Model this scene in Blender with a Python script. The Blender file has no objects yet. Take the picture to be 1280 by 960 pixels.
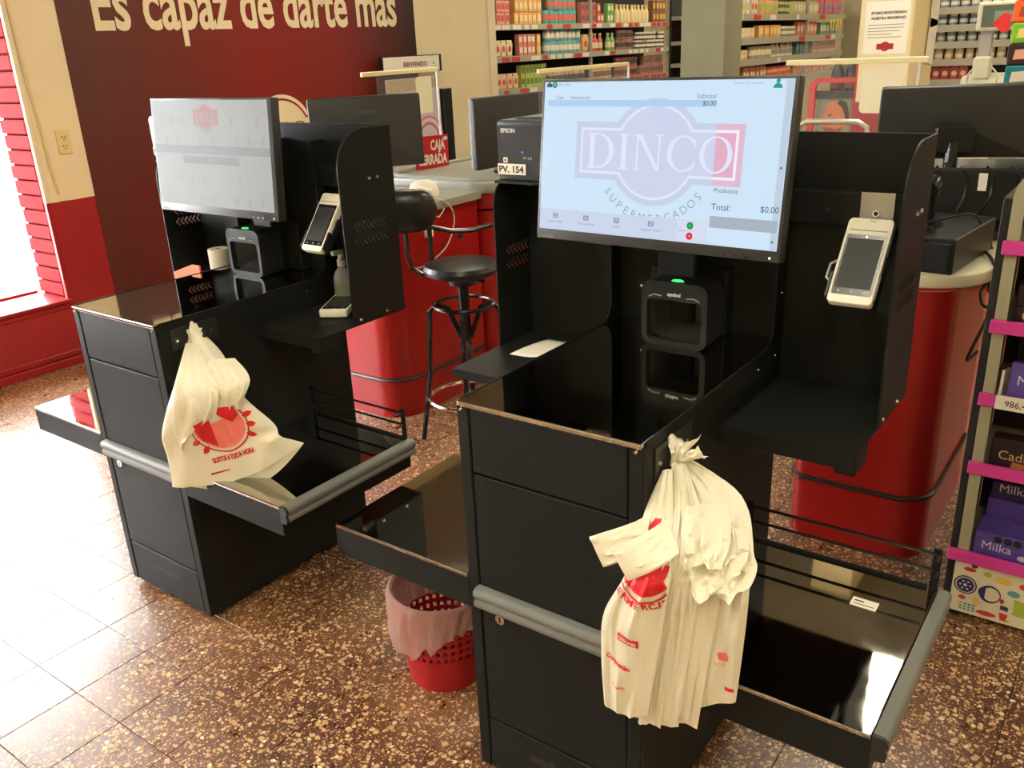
import bpy, bmesh, math, random
from mathutils import Vector, Matrix
from mathutils.bvhtree import BVHTree

SC = bpy.context.scene
COL = SC.collection
random.seed(7)
PI = math.pi

# ------------------------------------------------------------------ camera
CAM_POS = Vector((0.64815, -1.23976, 1.6))
CAM_R = Vector((0.80996, 0.58486, -0.0435))
CAM_U = Vector((-0.17685, 0.31428, 0.93271))
CAM_F = Vector((-0.55918, 0.74777, -0.35799))
FPX = 1100.73
cd = bpy.data.cameras.new('camera'); cam = bpy.data.objects.new('camera', cd); COL.objects.link(cam)
m = Matrix.Identity(4)
for i in range(3):
    m[i][0] = CAM_R[i]; m[i][1] = CAM_U[i]; m[i][2] = -CAM_F[i]; m[i][3] = CAM_POS[i]
cam.matrix_world = m
cd.sensor_width = 36; cd.sensor_fit = 'HORIZONTAL'; cd.lens = FPX / 1280 * 36; cd.clip_start = 0.05
SC.camera = cam

# ------------------------------------------------------------------ world and exposure
SKY = 27.0
LAMP = 29.0
w = bpy.data.worlds.new('sky'); SC.world = w; w.use_nodes = True
bg = w.node_tree.nodes['Background']
bg.inputs[0].default_value = (0.93, 0.97, 1.0, 1); bg.inputs[1].default_value = SKY
vs = SC.view_settings
vs.view_transform = 'Standard'; vs.look = 'None'; vs.gamma = 1; vs.use_curve_mapping = False
vs.exposure = 0.0

# ------------------------------------------------------------------ materials
MATS = {}
def mat(name, col, rough=0.5, metal=0.0, var=0.06, vscale=8.0, bump=0.0, bscale=200.0, spec=0.5, rvar=0.0, coat=0.0, trans=0.0, alpha=1.0, emit=0.0, sss=0.0, world=False, ior=1.45, tl=0.0):
    if name in MATS: return MATS[name]
    M = bpy.data.materials.new(name); M.use_nodes = True
    nt = M.node_tree; b = nt.nodes['Principled BSDF']
    N = lambda t: nt.nodes.new(t)
    tc = N('ShaderNodeTexCoord')
    vec = tc.outputs['Object']
    if world:
        g = N('ShaderNodeNewGeometry'); vec = g.outputs['Position']
    b.inputs['Roughness'].default_value = rough; b.inputs['Metallic'].default_value = metal
    b.inputs['Specular IOR Level'].default_value = spec
    b.inputs['Coat Weight'].default_value = coat
    b.inputs['Transmission Weight'].default_value = trans
    b.inputs['Alpha'].default_value = alpha; b.inputs['IOR'].default_value = ior
    b.inputs['Subsurface Weight'].default_value = sss
    b.inputs['Subsurface Radius'].default_value = (0.01, 0.008, 0.006)
    nz = N('ShaderNodeTexNoise'); nz.inputs['Scale'].default_value = vscale; nz.inputs['Detail'].default_value = 4
    nt.links.new(vec, nz.inputs['Vector'])
    if var:
        mx = N('ShaderNodeMix'); mx.data_type = 'RGBA'
        mx.inputs['A'].default_value = tuple(c * (1 - var) for c in col) + (1,)
        mx.inputs['B'].default_value = tuple(min(1, c * (1 + var)) for c in col) + (1,)
        nt.links.new(nz.outputs['Fac'], mx.inputs['Factor']); nt.links.new(mx.outputs['Result'], b.inputs['Base Color'])
    else:
        b.inputs['Base Color'].default_value = tuple(col) + (1,)
    if rvar:
        mr = N('ShaderNodeMapRange'); mr.inputs['From Min'].default_value = 0.35; mr.inputs['From Max'].default_value = 0.7
        mr.inputs['To Min'].default_value = max(0.01, rough - rvar); mr.inputs['To Max'].default_value = rough + rvar
        nt.links.new(nz.outputs['Fac'], mr.inputs['Value']); nt.links.new(mr.outputs['Result'], b.inputs['Roughness'])
    if bump:
        n2 = N('ShaderNodeTexNoise'); n2.inputs['Scale'].default_value = bscale; nt.links.new(vec, n2.inputs['Vector'])
        bp = N('ShaderNodeBump'); bp.inputs['Strength'].default_value = bump; bp.inputs['Distance'].default_value = 0.002
        nt.links.new(n2.outputs['Fac'], bp.inputs['Height']); nt.links.new(bp.outputs['Normal'], b.inputs['Normal'])
    if emit:
        b.inputs['Emission Color'].default_value = tuple(col) + (1,); b.inputs['Emission Strength'].default_value = emit
    if tl:
        tr = N('ShaderNodeBsdfTranslucent'); tr.inputs['Color'].default_value = tuple(col) + (1,)
        ms = N('ShaderNodeMixShader'); ms.inputs['Fac'].default_value = tl
        out = nt.nodes['Material Output']
        nt.links.new(b.outputs[0], ms.inputs[1]); nt.links.new(tr.outputs[0], ms.inputs[2]); nt.links.new(ms.outputs[0], out.inputs['Surface'])
    MATS[name] = M
    return M
def srgb(r, g, b):
    f = lambda c: (c / 255 / 12.92) if c / 255 <= 0.04045 else ((c / 255 + 0.055) / 1.055) ** 2.4
    return (f(r), f(g), f(b))
def glow(name, rgb, k=1.0):          # a lit screen pixel colour
    if name in MATS: return MATS[name]
    M = bpy.data.materials.new(name); M.use_nodes = True; nt = M.node_tree
    b = nt.nodes['Principled BSDF']; c = srgb(*rgb) + (1,)
    b.inputs['Base Color'].default_value = (0.004, 0.004, 0.004, 1); b.inputs['Roughness'].default_value = 0.35; b.inputs['Specular IOR Level'].default_value = 0.10
    b.inputs['Emission Color'].default_value = c; b.inputs['Emission Strength'].default_value = k
    MATS[name] = M; return M

# ------------------------------------------------------------------ mesh builder
class MB:
    def __init__(s): s.bm = bmesh.new(); s.mi = 0
    def _fin(s, faces):
        for f in faces: f.material_index = s.mi
    def box(s, x0, x1, y0, y1, z0, z1, bevel=0.0, seg=1, M=None):
        vs_ = [s.bm.verts.new((x, y, z)) for x in (x0, x1) for y in (y0, y1) for z in (z0, z1)]
        idx = [(0, 1, 3, 2), (4, 6, 7, 5), (0, 4, 5, 1), (2, 3, 7, 6), (0, 2, 6, 4), (1, 5, 7, 3)]
        fs = [s.bm.faces.new([vs_[i] for i in q]) for q in idx]; s._fin(fs)
        if M is not None:
            for v in vs_: v.co = M @ v.co
        if bevel:
            es = list({e for f in fs for e in f.edges})
            r = bmesh.ops.bevel(s.bm, geom=es, offset=bevel, segments=seg, affect='EDGES', profile=0.5)
            s._fin(r['faces'])
        return s
    def prism(s, pts, a, b, axis='z', bevel=0.0, seg=1):     # polygon extruded along axis from a to b
        def P(q, h):
            return {'z': (q[0], q[1], h), 'x': (h, q[0], q[1]), 'y': (q[0], h, q[1])}[axis]
        A = [s.bm.verts.new(P(q, a)) for q in pts]; B = [s.bm.verts.new(P(q, b)) for q in pts]
        n = len(pts); fs = []
        fs.append(s.bm.faces.new(A[::-1])); fs.append(s.bm.faces.new(B))
        for i in range(n): fs.append(s.bm.faces.new((A[i], A[(i + 1) % n], B[(i + 1) % n], B[i])))
        s._fin(fs)
        if bevel:
            es = list({e for f in fs[:2] for e in f.edges})
            r = bmesh.ops.bevel(s.bm, geom=es, offset=bevel, segments=seg, affect='EDGES', profile=0.5); s._fin(r['faces'])
        return s
    def poly(s, pts):
        f = s.bm.faces.new([s.bm.verts.new(p) for p in pts]); s._fin([f]); return s
    def cyl(s, p0, p1, r0, r1=None, seg=16, caps=True):
        r1 = r0 if r1 is None else r1
        p0 = Vector(p0); p1 = Vector(p1); d = (p1 - p0).normalized()
        a = d.orthogonal().normalized(); b = d.cross(a)
        A = []; B = []
        for i in range(seg):
            t = 2 * PI * i / seg; o = a * math.cos(t) + b * math.sin(t)
            A.append(s.bm.verts.new(p0 + o * r0)); B.append(s.bm.verts.new(p1 + o * r1))
        fs = [s.bm.faces.new((A[i], A[(i + 1) % seg], B[(i + 1) % seg], B[i])) for i in range(seg)]
        if caps: fs += [s.bm.faces.new(A[::-1]), s.bm.faces.new(B)]
        s._fin(fs); return s
    def tube(s, pts, r, seg=8, closed=False, caps=True):
        pts = [Vector(p) for p in pts]; n = len(pts); rings = []
        prev = None
        for i, p in enumerate(pts):
            if closed: d = pts[(i + 1) % n] - pts[i - 1]
            else: d = pts[min(i + 1, n - 1)] - pts[max(i - 1, 0)]
            d.normalize()
            a = d.orthogonal().normalized() if prev is None else (prev - d * prev.dot(d)).normalized()
            prev = a; b = d.cross(a); rr = r[i] if isinstance(r, (list, tuple)) else r
            rings.append([s.bm.verts.new(p + (a * math.cos(2 * PI * k / seg) + b * math.sin(2 * PI * k / seg)) * rr) for k in range(seg)])
        fs = []
        for i in range(n if closed else n - 1):
            A = rings[i]; B = rings[(i + 1) % n]
            for k in range(seg): fs.append(s.bm.faces.new((A[k], A[(k + 1) % seg], B[(k + 1) % seg], B[k])))
        if caps and not closed: fs += [s.bm.faces.new(rings[0][::-1]), s.bm.faces.new(rings[-1])]
        s._fin(fs); return s
    def lathe(s, prof, c=(0, 0, 0), seg=24, hole=None):
        rings = []
        for r, z in prof:
            if r < 1e-6: rings.append([s.bm.verts.new((c[0], c[1], c[2] + z))])
            else: rings.append([s.bm.verts.new((c[0] + r * math.cos(2 * PI * k / seg), c[1] + r * math.sin(2 * PI * k / seg), c[2] + z)) for k in range(seg)])
        fs = []
        for i in range(len(rings) - 1):
            A, B = rings[i], rings[i + 1]
            for k in range(seg):
                if hole and hole(i, k): continue
                k2 = (k + 1) % seg
                if len(A) == 1 and len(B) == 1: continue
                if len(A) == 1: fs.append(s.bm.faces.new((A[0], B[k2], B[k])))
                elif len(B) == 1: fs.append(s.bm.faces.new((A[k], A[k2], B[0])))
                else: fs.append(s.bm.faces.new((A[k], A[k2], B[k2], B[k])))
        s._fin(fs); return s
    def grid(s, fn, nu, nv, closed_u=False):
        V = [[s.bm.verts.new(fn(i / (nu if closed_u else nu - 1), j / (nv - 1))) for i in range(nu)] for j in range(nv)]
        fs = []
        for j in range(nv - 1):
            for i in range(nu if closed_u else nu - 1):
                i2 = (i + 1) % nu
                fs.append(s.bm.faces.new((V[j][i], V[j][i2], V[j + 1][i2], V[j + 1][i])))
        s._fin(fs); return V
    def xf(s, M):
        bmesh.ops.transform(s.bm, matrix=M, verts=s.bm.verts); return s
    def mesh(s, name, mats, smooth=35):
        if not isinstance(mats, (list, tuple)): mats = [mats]
        bmesh.ops.recalc_face_normals(s.bm, faces=s.bm.faces)
        me = bpy.data.meshes.new(name); s.bm.to_mesh(me); s.bm.free()
        for q in mats: me.materials.append(q)
        if smooth:
            me.polygons.foreach_set('use_smooth', [True] * len(me.polygons))
            me.set_sharp_from_angle(angle=math.radians(smooth))
        return me
    def build(s, name, mats, parent=None, label=None, cat=None, group=None, kind=None, smooth=35):
        return obj(name, s.mesh(name, mats, smooth), parent, label, cat, group, kind)
def obj(name, me, parent=None, label=None, cat=None, group=None, kind=None, M=None):
    o = bpy.data.objects.new(name, me); COL.objects.link(o)
    if parent is not None: o.parent = parent
    if M is not None: o.matrix_local = M
    if label: o['label'] = label
    if cat: o['category'] = cat
    if group: o['group'] = group
    if kind: o['kind'] = kind
    return o
def thing(name, label, cat, loc=(0, 0, 0), rotz=0.0, group=None, M=None):
    o = bpy.data.objects.new(name, None); COL.objects.link(o); o.empty_display_size = 0.05
    if M is not None: o.matrix_world = M
    else: o.location = loc; o.rotation_euler = (0, 0, rotz)
    o['label'] = label; o['category'] = cat
    if group: o['group'] = group
    return o
def frame(c, yaw, tilt):      # local x right, y up, z towards viewer of an upright face
    ya, ti = math.radians(yaw), math.radians(tilt)
    r = Vector((math.cos(ya), math.sin(ya), 0)); n0 = Vector((math.sin(ya), -math.cos(ya), 0))
    up = Vector((0, 0, 1)) * math.cos(ti) - n0 * math.sin(ti); n = r.cross(up)
    M = Matrix.Identity(4)
    for i in range(3): M[i][0] = r[i]; M[i][1] = up[i]; M[i][2] = n[i]; M[i][3] = c[i]
    return M
def axes(c, x, y):
    x = Vector(x).normalized(); y = Vector(y).normalized(); z = x.cross(y)
    M = Matrix.Identity(4)
    for i in range(3): M[i][0] = x[i]; M[i][1] = y[i]; M[i][2] = z[i]; M[i][3] = c[i]
    return M
def curve_mesh(cu, name):
    o = bpy.data.objects.new('tmp', cu); COL.objects.link(o)
    dg = bpy.context.evaluated_depsgraph_get()
    me = bpy.data.meshes.new_from_object(o.evaluated_get(dg)); me.name = name
    bpy.data.objects.remove(o); bpy.data.curves.remove(cu)
    if len(me.polygons): me.polygons.foreach_set('use_smooth', [False] * len(me.polygons))
    return me
def text_mesh(s, size=1.0, width=None, bold=0.0, extrude=0.0, align='CENTER', shear=0.0, height=None):
    cu = bpy.data.curves.new('lettering', 'FONT'); cu.body = s; cu.size = size; cu.align_x = align; cu.align_y = 'BOTTOM_BASELINE'
    cu.offset = bold; cu.extrude = extrude; cu.shear = shear; cu.resolution_u = 3
    me = curve_mesh(cu, 'lettering')
    xs = [v.co.x for v in me.vertices]
    if xs and width:
        k = width / max(1e-6, max(xs) - min(xs)); ky = k if height is None else height
        for v in me.vertices: v.co.x *= k; v.co.y *= ky
    return me
def text(s, M, mt, parent, size=0.02, width=None, bold=0.0, extrude=0.0002, align='CENTER', name='lettering', height=None, label=None):
    me = text_mesh(s, size, width, bold, extrude, align, height=height); me.materials.append(mt)
    return obj(name, me, parent, M=M, label=label)
def plate_mesh(outline, holes, th, name='plate'):      # flat sheet with real cut-outs, in local x/y, thickness in z
    cu = bpy.data.curves.new(name, 'CURVE'); cu.dimensions = '2D'; cu.fill_mode = 'BOTH'; cu.extrude = th / 2
    for pts in [outline] + holes:
        sp = cu.splines.new('POLY'); sp.points.add(len(pts) - 1); sp.use_cyclic_u = True
        for q, p in zip(sp.points, pts): q.co = (p[0], p[1], 0, 1)
    return curve_mesh(cu, name)
def arc(cx, cy, r, a0, a1, n=8, ry=None):
    ry = r if ry is None else ry
    return [(cx + r * math.cos(math.radians(a0 + (a1 - a0) * i / n)), cy + ry * math.sin(math.radians(a0 + (a1 - a0) * i / n))) for i in range(n + 1)]
def rrect(x0, x1, y0, y1, r, n=5):
    return arc(x1 - r, y1 - r, r, 0, 90, n) + arc(x0 + r, y1 - r, r, 90, 180, n) + arc(x0 + r, y0 + r, r, 180, 270, n) + arc(x1 - r, y0 + r, r, 270, 360, n)
def emblem(a, b, r, k=0.0):    # union of a circle and a wide band, shrunk by k
    a -= k; b -= k; r -= k; t = math.degrees(math.asin(b / r))
    return [(a, -b), (a, b)] + arc(0, 0, r, t, 180 - t, 24) + [(-a, b), (-a, -b)] + arc(0, 0, r, 180 + t, 360 - t, 24)
def flat(pts, z, mt, parent, name='print', M=None, holes=None, label=None):
    if holes:
        me = plate_mesh(pts, holes, 0.0, name)
        for v in me.vertices: v.co.z = z
    else:
        b = MB(); b.poly([(p[0], p[1], z) for p in pts]); me = b.mesh(name, [], 0)
    me.materials.clear(); me.materials.append(mt)
    return obj(name, me, parent, M=M, label=label)
SERIF_W = {'D': 0.78, 'I': 0.36, 'N': 0.80, 'C': 0.74, 'O': 0.82}
def serif_word(word, height, width):    # simple roman capitals from strokes, centred
    tot = sum(SERIF_W[c] for c in word) + 0.10 * (len(word) - 1); kx = width / tot; x = -width / 2
    b = MB(); S = 0.13; T = 0.045
    def q(x0, x1, y0, y1): b.poly([((x + p[0] * kx), (p[1]) * height, 0) for p in ((x0, y0), (x1, y0), (x1, y1), (x0, y1))])
    def ring(cx, rx, ix, a0, a1, ry=0.5, iy=0.455):
        n = 20
        for i in range(n):
            pts = []
            for (ra, rb, t) in ((rx, ry, i), (rx, ry, i + 1), (ix, iy, i + 1), (ix, iy, i)):
                t = math.radians(a0 + (a1 - a0) * t / n); pts.append((x + (cx + ra * math.cos(t)) * kx, (0.5 + rb * math.sin(t)) * height, 0))
            b.poly(pts)
    for c in word:
        wd = SERIF_W[c]
        if c == 'I': q(wd / 2 - S / 2, wd / 2 + S / 2, 0, 1); q(0.04, wd - 0.04, 0, T); q(0.04, wd - 0.04, 1 - T, 1)
        if c == 'D': q(0.08, 0.08 + S, 0, 1); q(0, 0.34, 0, T); q(0, 0.34, 1 - T, 1); ring(0.32, 0.46, 0.32, -90, 90)
        if c == 'O': ring(wd / 2, wd / 2, wd / 2 - 0.12, 0, 360)
        if c == 'C': ring(0.43, 0.43, 0.30, 42, 318); q(0.70, 0.735, 0.66, 0.86); q(0.70, 0.735, 0.16, 0.32)
        if c == 'N':
            q(0.07, 0.12, 0, 1); q(0.66, 0.71, 0, 1); q(0, 0.2, 0, T); q(0, 0.14, 1 - T, 1); q(0.58, 0.80, 1 - T, 1)
            b.poly([(x + p[0] * kx, p[1] * height, 0) for p in ((0.07, 1), (0.21, 1), (0.71, 0), (0.62, 0))])
        x += (wd + 0.10) * kx
    return b
def arc_text(s, r, a0, a1, size, mt, parent, M, z, name='lettering', bold=0.0):   # letters along a lower arc, reading left to right
    n = len(s); glyphs = []
    for i, ch in enumerate(s):
        if ch == ' ': continue
        t = math.radians(a0 + (a1 - a0) * i / (n - 1)); me = text_mesh(ch, size, bold=bold)
        R = Matrix.Translation((r * math.cos(t), r * math.sin(t), z)) @ Matrix.Rotation(t + PI / 2, 4, 'Z'); me.transform(R); glyphs.append(me)
    b = bmesh.new()
    for g in glyphs: b.from_mesh(g); bpy.data.meshes.remove(g)
    me = bpy.data.meshes.new(name); b.to_mesh(me); b.free(); me.materials.append(mt)
    return obj(name, me, parent, M=M)

# ------------------------------------------------------------------ palette
BLACK = mat('black_powder_coat', (0.0135, 0.014, 0.0125), 0.46, var=0.12, bump=0.10, bscale=900, spec=0.13)
BLACKG = mat('black_plastic_gloss', (0.012, 0.012, 0.012), 0.22, var=0.1)
BLACKP = mat('black_plastic', (0.018, 0.018, 0.018), 0.4, var=0.1)
STEEL = mat('polished_steel', (0.52, 0.51, 0.47), 0.045, 1.0, var=0.05, vscale=14, rvar=0.025)
CHROME = mat('chrome', (0.8, 0.8, 0.78), 0.12, 1.0)
BUMP = mat('grey_bumper_rubber', (0.16, 0.165, 0.15), 0.42, var=0.08)
CREAM = mat('cream_plaster', srgb(236, 216, 168), 0.6, var=0.05, vscale=3, bump=0.06, bscale=60)
TRIMW = mat('cream_trim', srgb(238, 226, 190), 0.45)
REDP = mat('red_gloss_paint', srgb(158, 34, 36), 0.35, var=0.10, vscale=5)
REDL = mat('red_laminate', srgb(150, 20, 18), 0.3, var=0.07, vscale=3)
REDS = mat('red_plastic', srgb(176, 26, 34), 0.35)
WHITEP = mat('white_plastic', srgb(236, 230, 212), 0.35, var=0.03)
PAPER = mat('paper', srgb(244, 238, 222), 0.7, var=0.03)
INK = mat('black_ink', (0.02, 0.02, 0.02), 0.6, var=0)
GREYT = mat('grey_laminate', srgb(150, 150, 138), 0.35)

# ================================================================== SETTING
def proj(P):
    d = Vector(P) - CAM_POS; z = d.dot(CAM_F)
    if z < 0.1: return None
    return 640 + FPX * d.dot(CAM_R) / z, 480 - FPX * d.dot(CAM_U) / z, z

def terrazzo():
    M = bpy.data.materials.new('terrazzo'); M.use_nodes = True; nt = M.node_tree; b = nt.nodes['Principled BSDF']
    N = lambda t: nt.nodes.new(t); L = nt.links.new
    g = N('ShaderNodeNewGeometry'); pos = g.outputs['Position']
    oi = N('ShaderNodeObjectInfo')
    big = N('ShaderNodeTexNoise'); big.inputs['Scale'].default_value = 1.7; big.inputs['Detail'].default_value = 3; L(pos, big.inputs['Vector'])
    base = N('ShaderNodeValToRGB'); L(big.outputs['Fac'], base.inputs['Fac'])
    e = base.color_ramp.elements; e[0].position = 0.35; e[0].color = srgb(84, 54, 41) + (1,); e[1].position = 0.66; e[1].color = srgb(126, 86, 60) + (1,)
    tint = N('ShaderNodeMix'); tint.data_type = 'RGBA'; tint.blend_type = 'MULTIPLY'; tint.inputs['Factor'].default_value = 1
    rr = N('ShaderNodeValToRGB'); L(oi.outputs['Random'], rr.inputs['Fac'])
    rr.color_ramp.elements[0].color = (0.86, 0.66, 0.60, 1); rr.color_ramp.elements[1].color = (1.0, 1.0, 0.86, 1)
    L(base.outputs['Color'], tint.inputs['A']); L(rr.outputs['Color'], tint.inputs['B'])
    cur = tint.outputs['Result']
    warp = N('ShaderNodeTexNoise'); warp.inputs['Scale'].default_value = 110; L(pos, warp.inputs['Vector'])
    wv = N('ShaderNodeVectorMath'); wv.operation = 'SCALE'; wv.inputs['Scale'].default_value = 0.007; L(warp.outputs['Color'], wv.inputs[0])
    av = N('ShaderNodeVectorMath'); av.operation = 'ADD'; L(pos, av.inputs[0]); L(wv.outputs[0], av.inputs[1])
    for sc_, thr, rad, c0, c1 in ((190, 0.42, 0.42, srgb(176, 128, 86), srgb(216, 178, 130)), (62, 0.30, 0.42, srgb(196, 150, 102), srgb(244, 222, 178)), (110, 0.36, 0.42, srgb(196, 150, 100), srgb(240, 212, 160)), (90, 0.88, 0.34, srgb(30, 22, 18), srgb(58, 40, 30))):
        v = N('ShaderNodeTexVoronoi'); v.inputs['Scale'].default_value = sc_; L(av.outputs[0], v.inputs['Vector'])
        if c0[0] < 0.05:
            off = N('ShaderNodeVectorMath'); off.operation = 'ADD'; off.inputs[1].default_value = (3.3, 1.7, 0.4); L(av.outputs[0], off.inputs[0]); L(off.outputs[0], v.inputs['Vector'])
        sx = N('ShaderNodeSeparateColor'); L(v.outputs['Color'], sx.inputs[0])
        a = N('ShaderNodeMath'); a.operation = 'GREATER_THAN'; a.inputs[1].default_value = thr; L(sx.outputs[0], a.inputs[0])
        # chip size differs from cell to cell
        rd = N('ShaderNodeMath'); rd.operation = 'MULTIPLY'; rd.inputs[1].default_value = rad; L(sx.outputs[1], rd.inputs[0])
        rd2 = N('ShaderNodeMath'); rd2.operation = 'ADD'; rd2.inputs[1].default_value = 0.08; L(rd.outputs[0], rd2.inputs[0])
        d = N('ShaderNodeMath'); d.operation = 'LESS_THAN'; L(v.outputs['Distance'], d.inputs[0]); L(rd2.outputs[0], d.inputs[1])
        mu = N('ShaderNodeMath'); mu.operation = 'MULTIPLY'; L(a.outputs[0], mu.inputs[0]); L(d.outputs[0], mu.inputs[1])
        cc = N('ShaderNodeMix'); cc.data_type = 'RGBA'; cc.inputs['A'].default_value = c0 + (1,); cc.inputs['B'].default_value = c1 + (1,); L(sx.outputs[2], cc.inputs['Factor'])
        mx = N('ShaderNodeMix'); mx.data_type = 'RGBA'; L(mu.outputs[0], mx.inputs['Factor']); L(cur, mx.inputs['A']); L(cc.outputs['Result'], mx.inputs['B'])
        cur = mx.outputs['Result']
    L(cur, b.inputs['Base Color'])
    mr = N('ShaderNodeMapRange'); mr.inputs['To Min'].default_value = 0.20; mr.inputs['To Max'].default_value = 0.40
    rn = N('ShaderNodeTexNoise'); rn.inputs['Scale'].default_value = 14; rn.inputs['Detail'].default_value = 6; L(pos, rn.inputs['Vector']); L(rn.outputs['Fac'], mr.inputs['Value'])
    L(mr.outputs['Result'], b.inputs['Roughness'])
    bp = N('ShaderNodeBump'); bp.inputs['Strength'].default_value = 0.08; bp.inputs['Distance'].default_value = 0.002; L(rn.outputs['Fac'], bp.inputs['Height']); L(bp.outputs['Normal'], b.inputs['Normal'])
    b.inputs['Specular IOR Level'].default_value = 0.8
    return M
TERR = terrazzo()
GROUT = mat('dark_grout', srgb(66, 44, 34), 0.8)
b = MB(); b.box(-5.7, 4.1, -4.1, 12.6, -0.12, -0.004)
floor = b.build('floor', GROUT, kind='structure')
floor['label'] = 'polished reddish brown terrazzo tile floor'
TX, TY = 0.208, 0.216
b = MB(); b.box(-TX / 2 + 0.0009, TX / 2 - 0.0009, -TY / 2 + 0.0009, TY / 2 - 0.0009, -0.004, 0.0, bevel=0.0008)
tile_me = b.mesh('floor_tile', TERR, 0)
cells = []
for i in range(-19, 28):
    for j in range(-18, 60):
        x = -1.725 + (i + 0.5) * TX; y = -0.183 + (j + 0.5) * TY
        if not (-5.6 < x < 4.0 and -4.0 < y < 12.5): continue
        q = proj((x, y, 0)); vis = q and -60 < q[0] < 1340 and 420 < q[1] < 1040
        cells.append((0 if vis else 1, q[2] if q else 99, x, y))
cells.sort()
rest = MB()
for k, (nv, d, x, y) in enumerate(cells):
    if k < 300 and nv == 0: obj('floor_tile', tile_me, floor, M=Matrix.Translation((x, y, random.uniform(-0.0004, 0.0002))))
    else: rest.poly([(x + sx * (TX / 2 - 0.0009), y + sy * (TY / 2 - 0.0009), 0) for sx, sy in ((-1, -1), (1, -1), (1, 1), (-1, 1))])
rest.build('floor_tile_field', TERR, floor, kind='stuff', smooth=0)

# ---- left wall: painted dado, window opening with a low red sill wall
def wall_paint():
    M = bpy.data.materials.new('two_tone_wall_paint'); M.use_nodes = True; nt = M.node_tree; b = nt.nodes['Principled BSDF']
    N = lambda t: nt.nodes.new(t); L = nt.links.new
    g = N('ShaderNodeNewGeometry'); sp = N('ShaderNodeSeparateXYZ'); L(g.outputs['Position'], sp.inputs[0])
    nz = N('ShaderNodeTexNoise'); nz.inputs['Scale'].default_value = 25; L(g.outputs['Position'], nz.inputs['Vector'])
    ad = N('ShaderNodeMath'); ad.operation = 'MULTIPLY_ADD'; ad.inputs[1].default_value = 0.008; L(nz.outputs['Fac'], ad.inputs[0]); L(sp.outputs['Z'], ad.inputs[2])
    gy = N('ShaderNodeMath'); gy.operation = 'GREATER_THAN'; gy.inputs[1].default_value = 3.0; L(sp.outputs['Y'], gy.inputs[0])
    ga = N('ShaderNodeMath'); ga.operation = 'ADD'; L(gy.outputs[0], ga.inputs[0]); L(ad.outputs[0], ga.inputs[1])
    gt = N('ShaderNodeMath'); gt.operation = 'GREATER_THAN'; gt.inputs[1].default_value = 0.914; L(ga.outputs[0], gt.inputs[0])
    n2 = N('ShaderNodeTexNoise'); n2.inputs['Scale'].default_value = 4; n2.inputs['Detail'].default_value = 6; L(g.outputs['Position'], n2.inputs['Vector'])
    ca = N('ShaderNodeMix'); ca.data_type = 'RGBA'; ca.inputs['A'].default_value = srgb(238, 220, 176) + (1,); ca.inputs['B'].default_value = srgb(248, 234, 196) + (1,); L(n2.outputs['Fac'], ca.inputs['Factor'])
    cb = N('ShaderNodeMix'); cb.data_type = 'RGBA'; cb.inputs['A'].default_value = srgb(146, 32, 34) + (1,); cb.inputs['B'].default_value = srgb(170, 44, 44) + (1,); L(n2.outputs['Fac'], cb.inputs['Factor'])
    mx = N('ShaderNodeMix'); mx.data_type = 'RGBA'; L(gt.outputs[0], mx.inputs['Factor']); L(cb.outputs['Result'], mx.inputs['A']); L(ca.outputs['Result'], mx.inputs['B'])
    L(mx.outputs['Result'], b.inputs['Base Color']); b.inputs['Roughness'].default_value = 0.4
    bp = N('ShaderNodeBump'); bp.inputs['Strength'].default_value = 0.12; bp.inputs['Distance'].default_value = 0.004; L(n2.outputs['Fac'], bp.inputs['Height']); L(bp.outputs['Normal'], b.inputs['Normal'])
    return M
WALLP = wall_paint()
WX = -4.25; WY = 1.178; WB = -2.4; WT = 2.16; WS = 0.36
b = MB()
b.box(WX - 0.30, WX, -4.0, WB, 0, 3.1); b.box(WX - 0.05, WX, WY, 5.27, 0, 3.1)
b.box(WX - 0.30, WX, WB, WY, WT, 3.1); b.box(WX - 0.30, WX, WB, WY, 0, WS)
b.box(WX - 0.30, WX - 0.05, WY + 0.13, 5.27, 0, 3.1)
wl = b.build('wall_left', WALLP, kind='structure', smooth=0); wl['label'] = 'cream wall with red painted dado beside bright window'
for (za, zb, d) in ((0.0, 0.045, 0.016), (0.052, 0.085, 0.010)):
    b = MB(); b.box(WX, WX + d, -4, 1.45, za, zb, bevel=0.004); b.build('baseboard_left', REDP, kind='structure')
b = MB(); b.box(WX - 0.31, WX + 0.02, WB, WY, WS, WS + 0.018, bevel=0.004); b.box(WX - 0.2, WX + 0.008, WB, WY, WS - 0.035, WS - 0.012, bevel=0.004)
b.build('trim_1', REDP, kind='structure')
b = MB(); b.box(WX - 0.02, WX + 0.006, WY - 0.016, WY + 0.012, 0.91, WT, bevel=0.003); b.build('trim_2', TRIMW, kind='structure')
b = MB(); b.box(WX - 0.02, WX + 0.006, WY - 0.016, WY + 0.012, WS, 0.91, bevel=0.003); b.build('trim_3', REDP, kind='structure')
# painted brick reveal at the right side of the window
BRK = mat('painted_brick', srgb(140, 38, 42), 0.85, spec=0.08, var=0.12, vscale=18, bump=0.35, bscale=70)
MORT = mat('painted_mortar', srgb(74, 14, 18), 0.9, spec=0.05)
b = MB(); b.box(WX - 0.31, WX - 0.03, WY + 0.012, WY + 0.13, WS, WT); jamb = b.build('trim_4', MORT, kind='structure')
jamb['label'] = 'red painted brick reveal of the window'
b = MB(); b.box(-0.105, 0.165, -0.02, 0.0, 0.003, 0.074, bevel=0.006); brk_me = b.mesh('brick', BRK, 0)
for k in range(22): obj('brick', brk_me, jamb, M=Matrix.Translation((WX - 0.205 + random.uniform(-0.008, 0.008), WY + 0.012 + random.uniform(-0.003, 0.002), WS + 0.02 + k * 0.081)))
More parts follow.
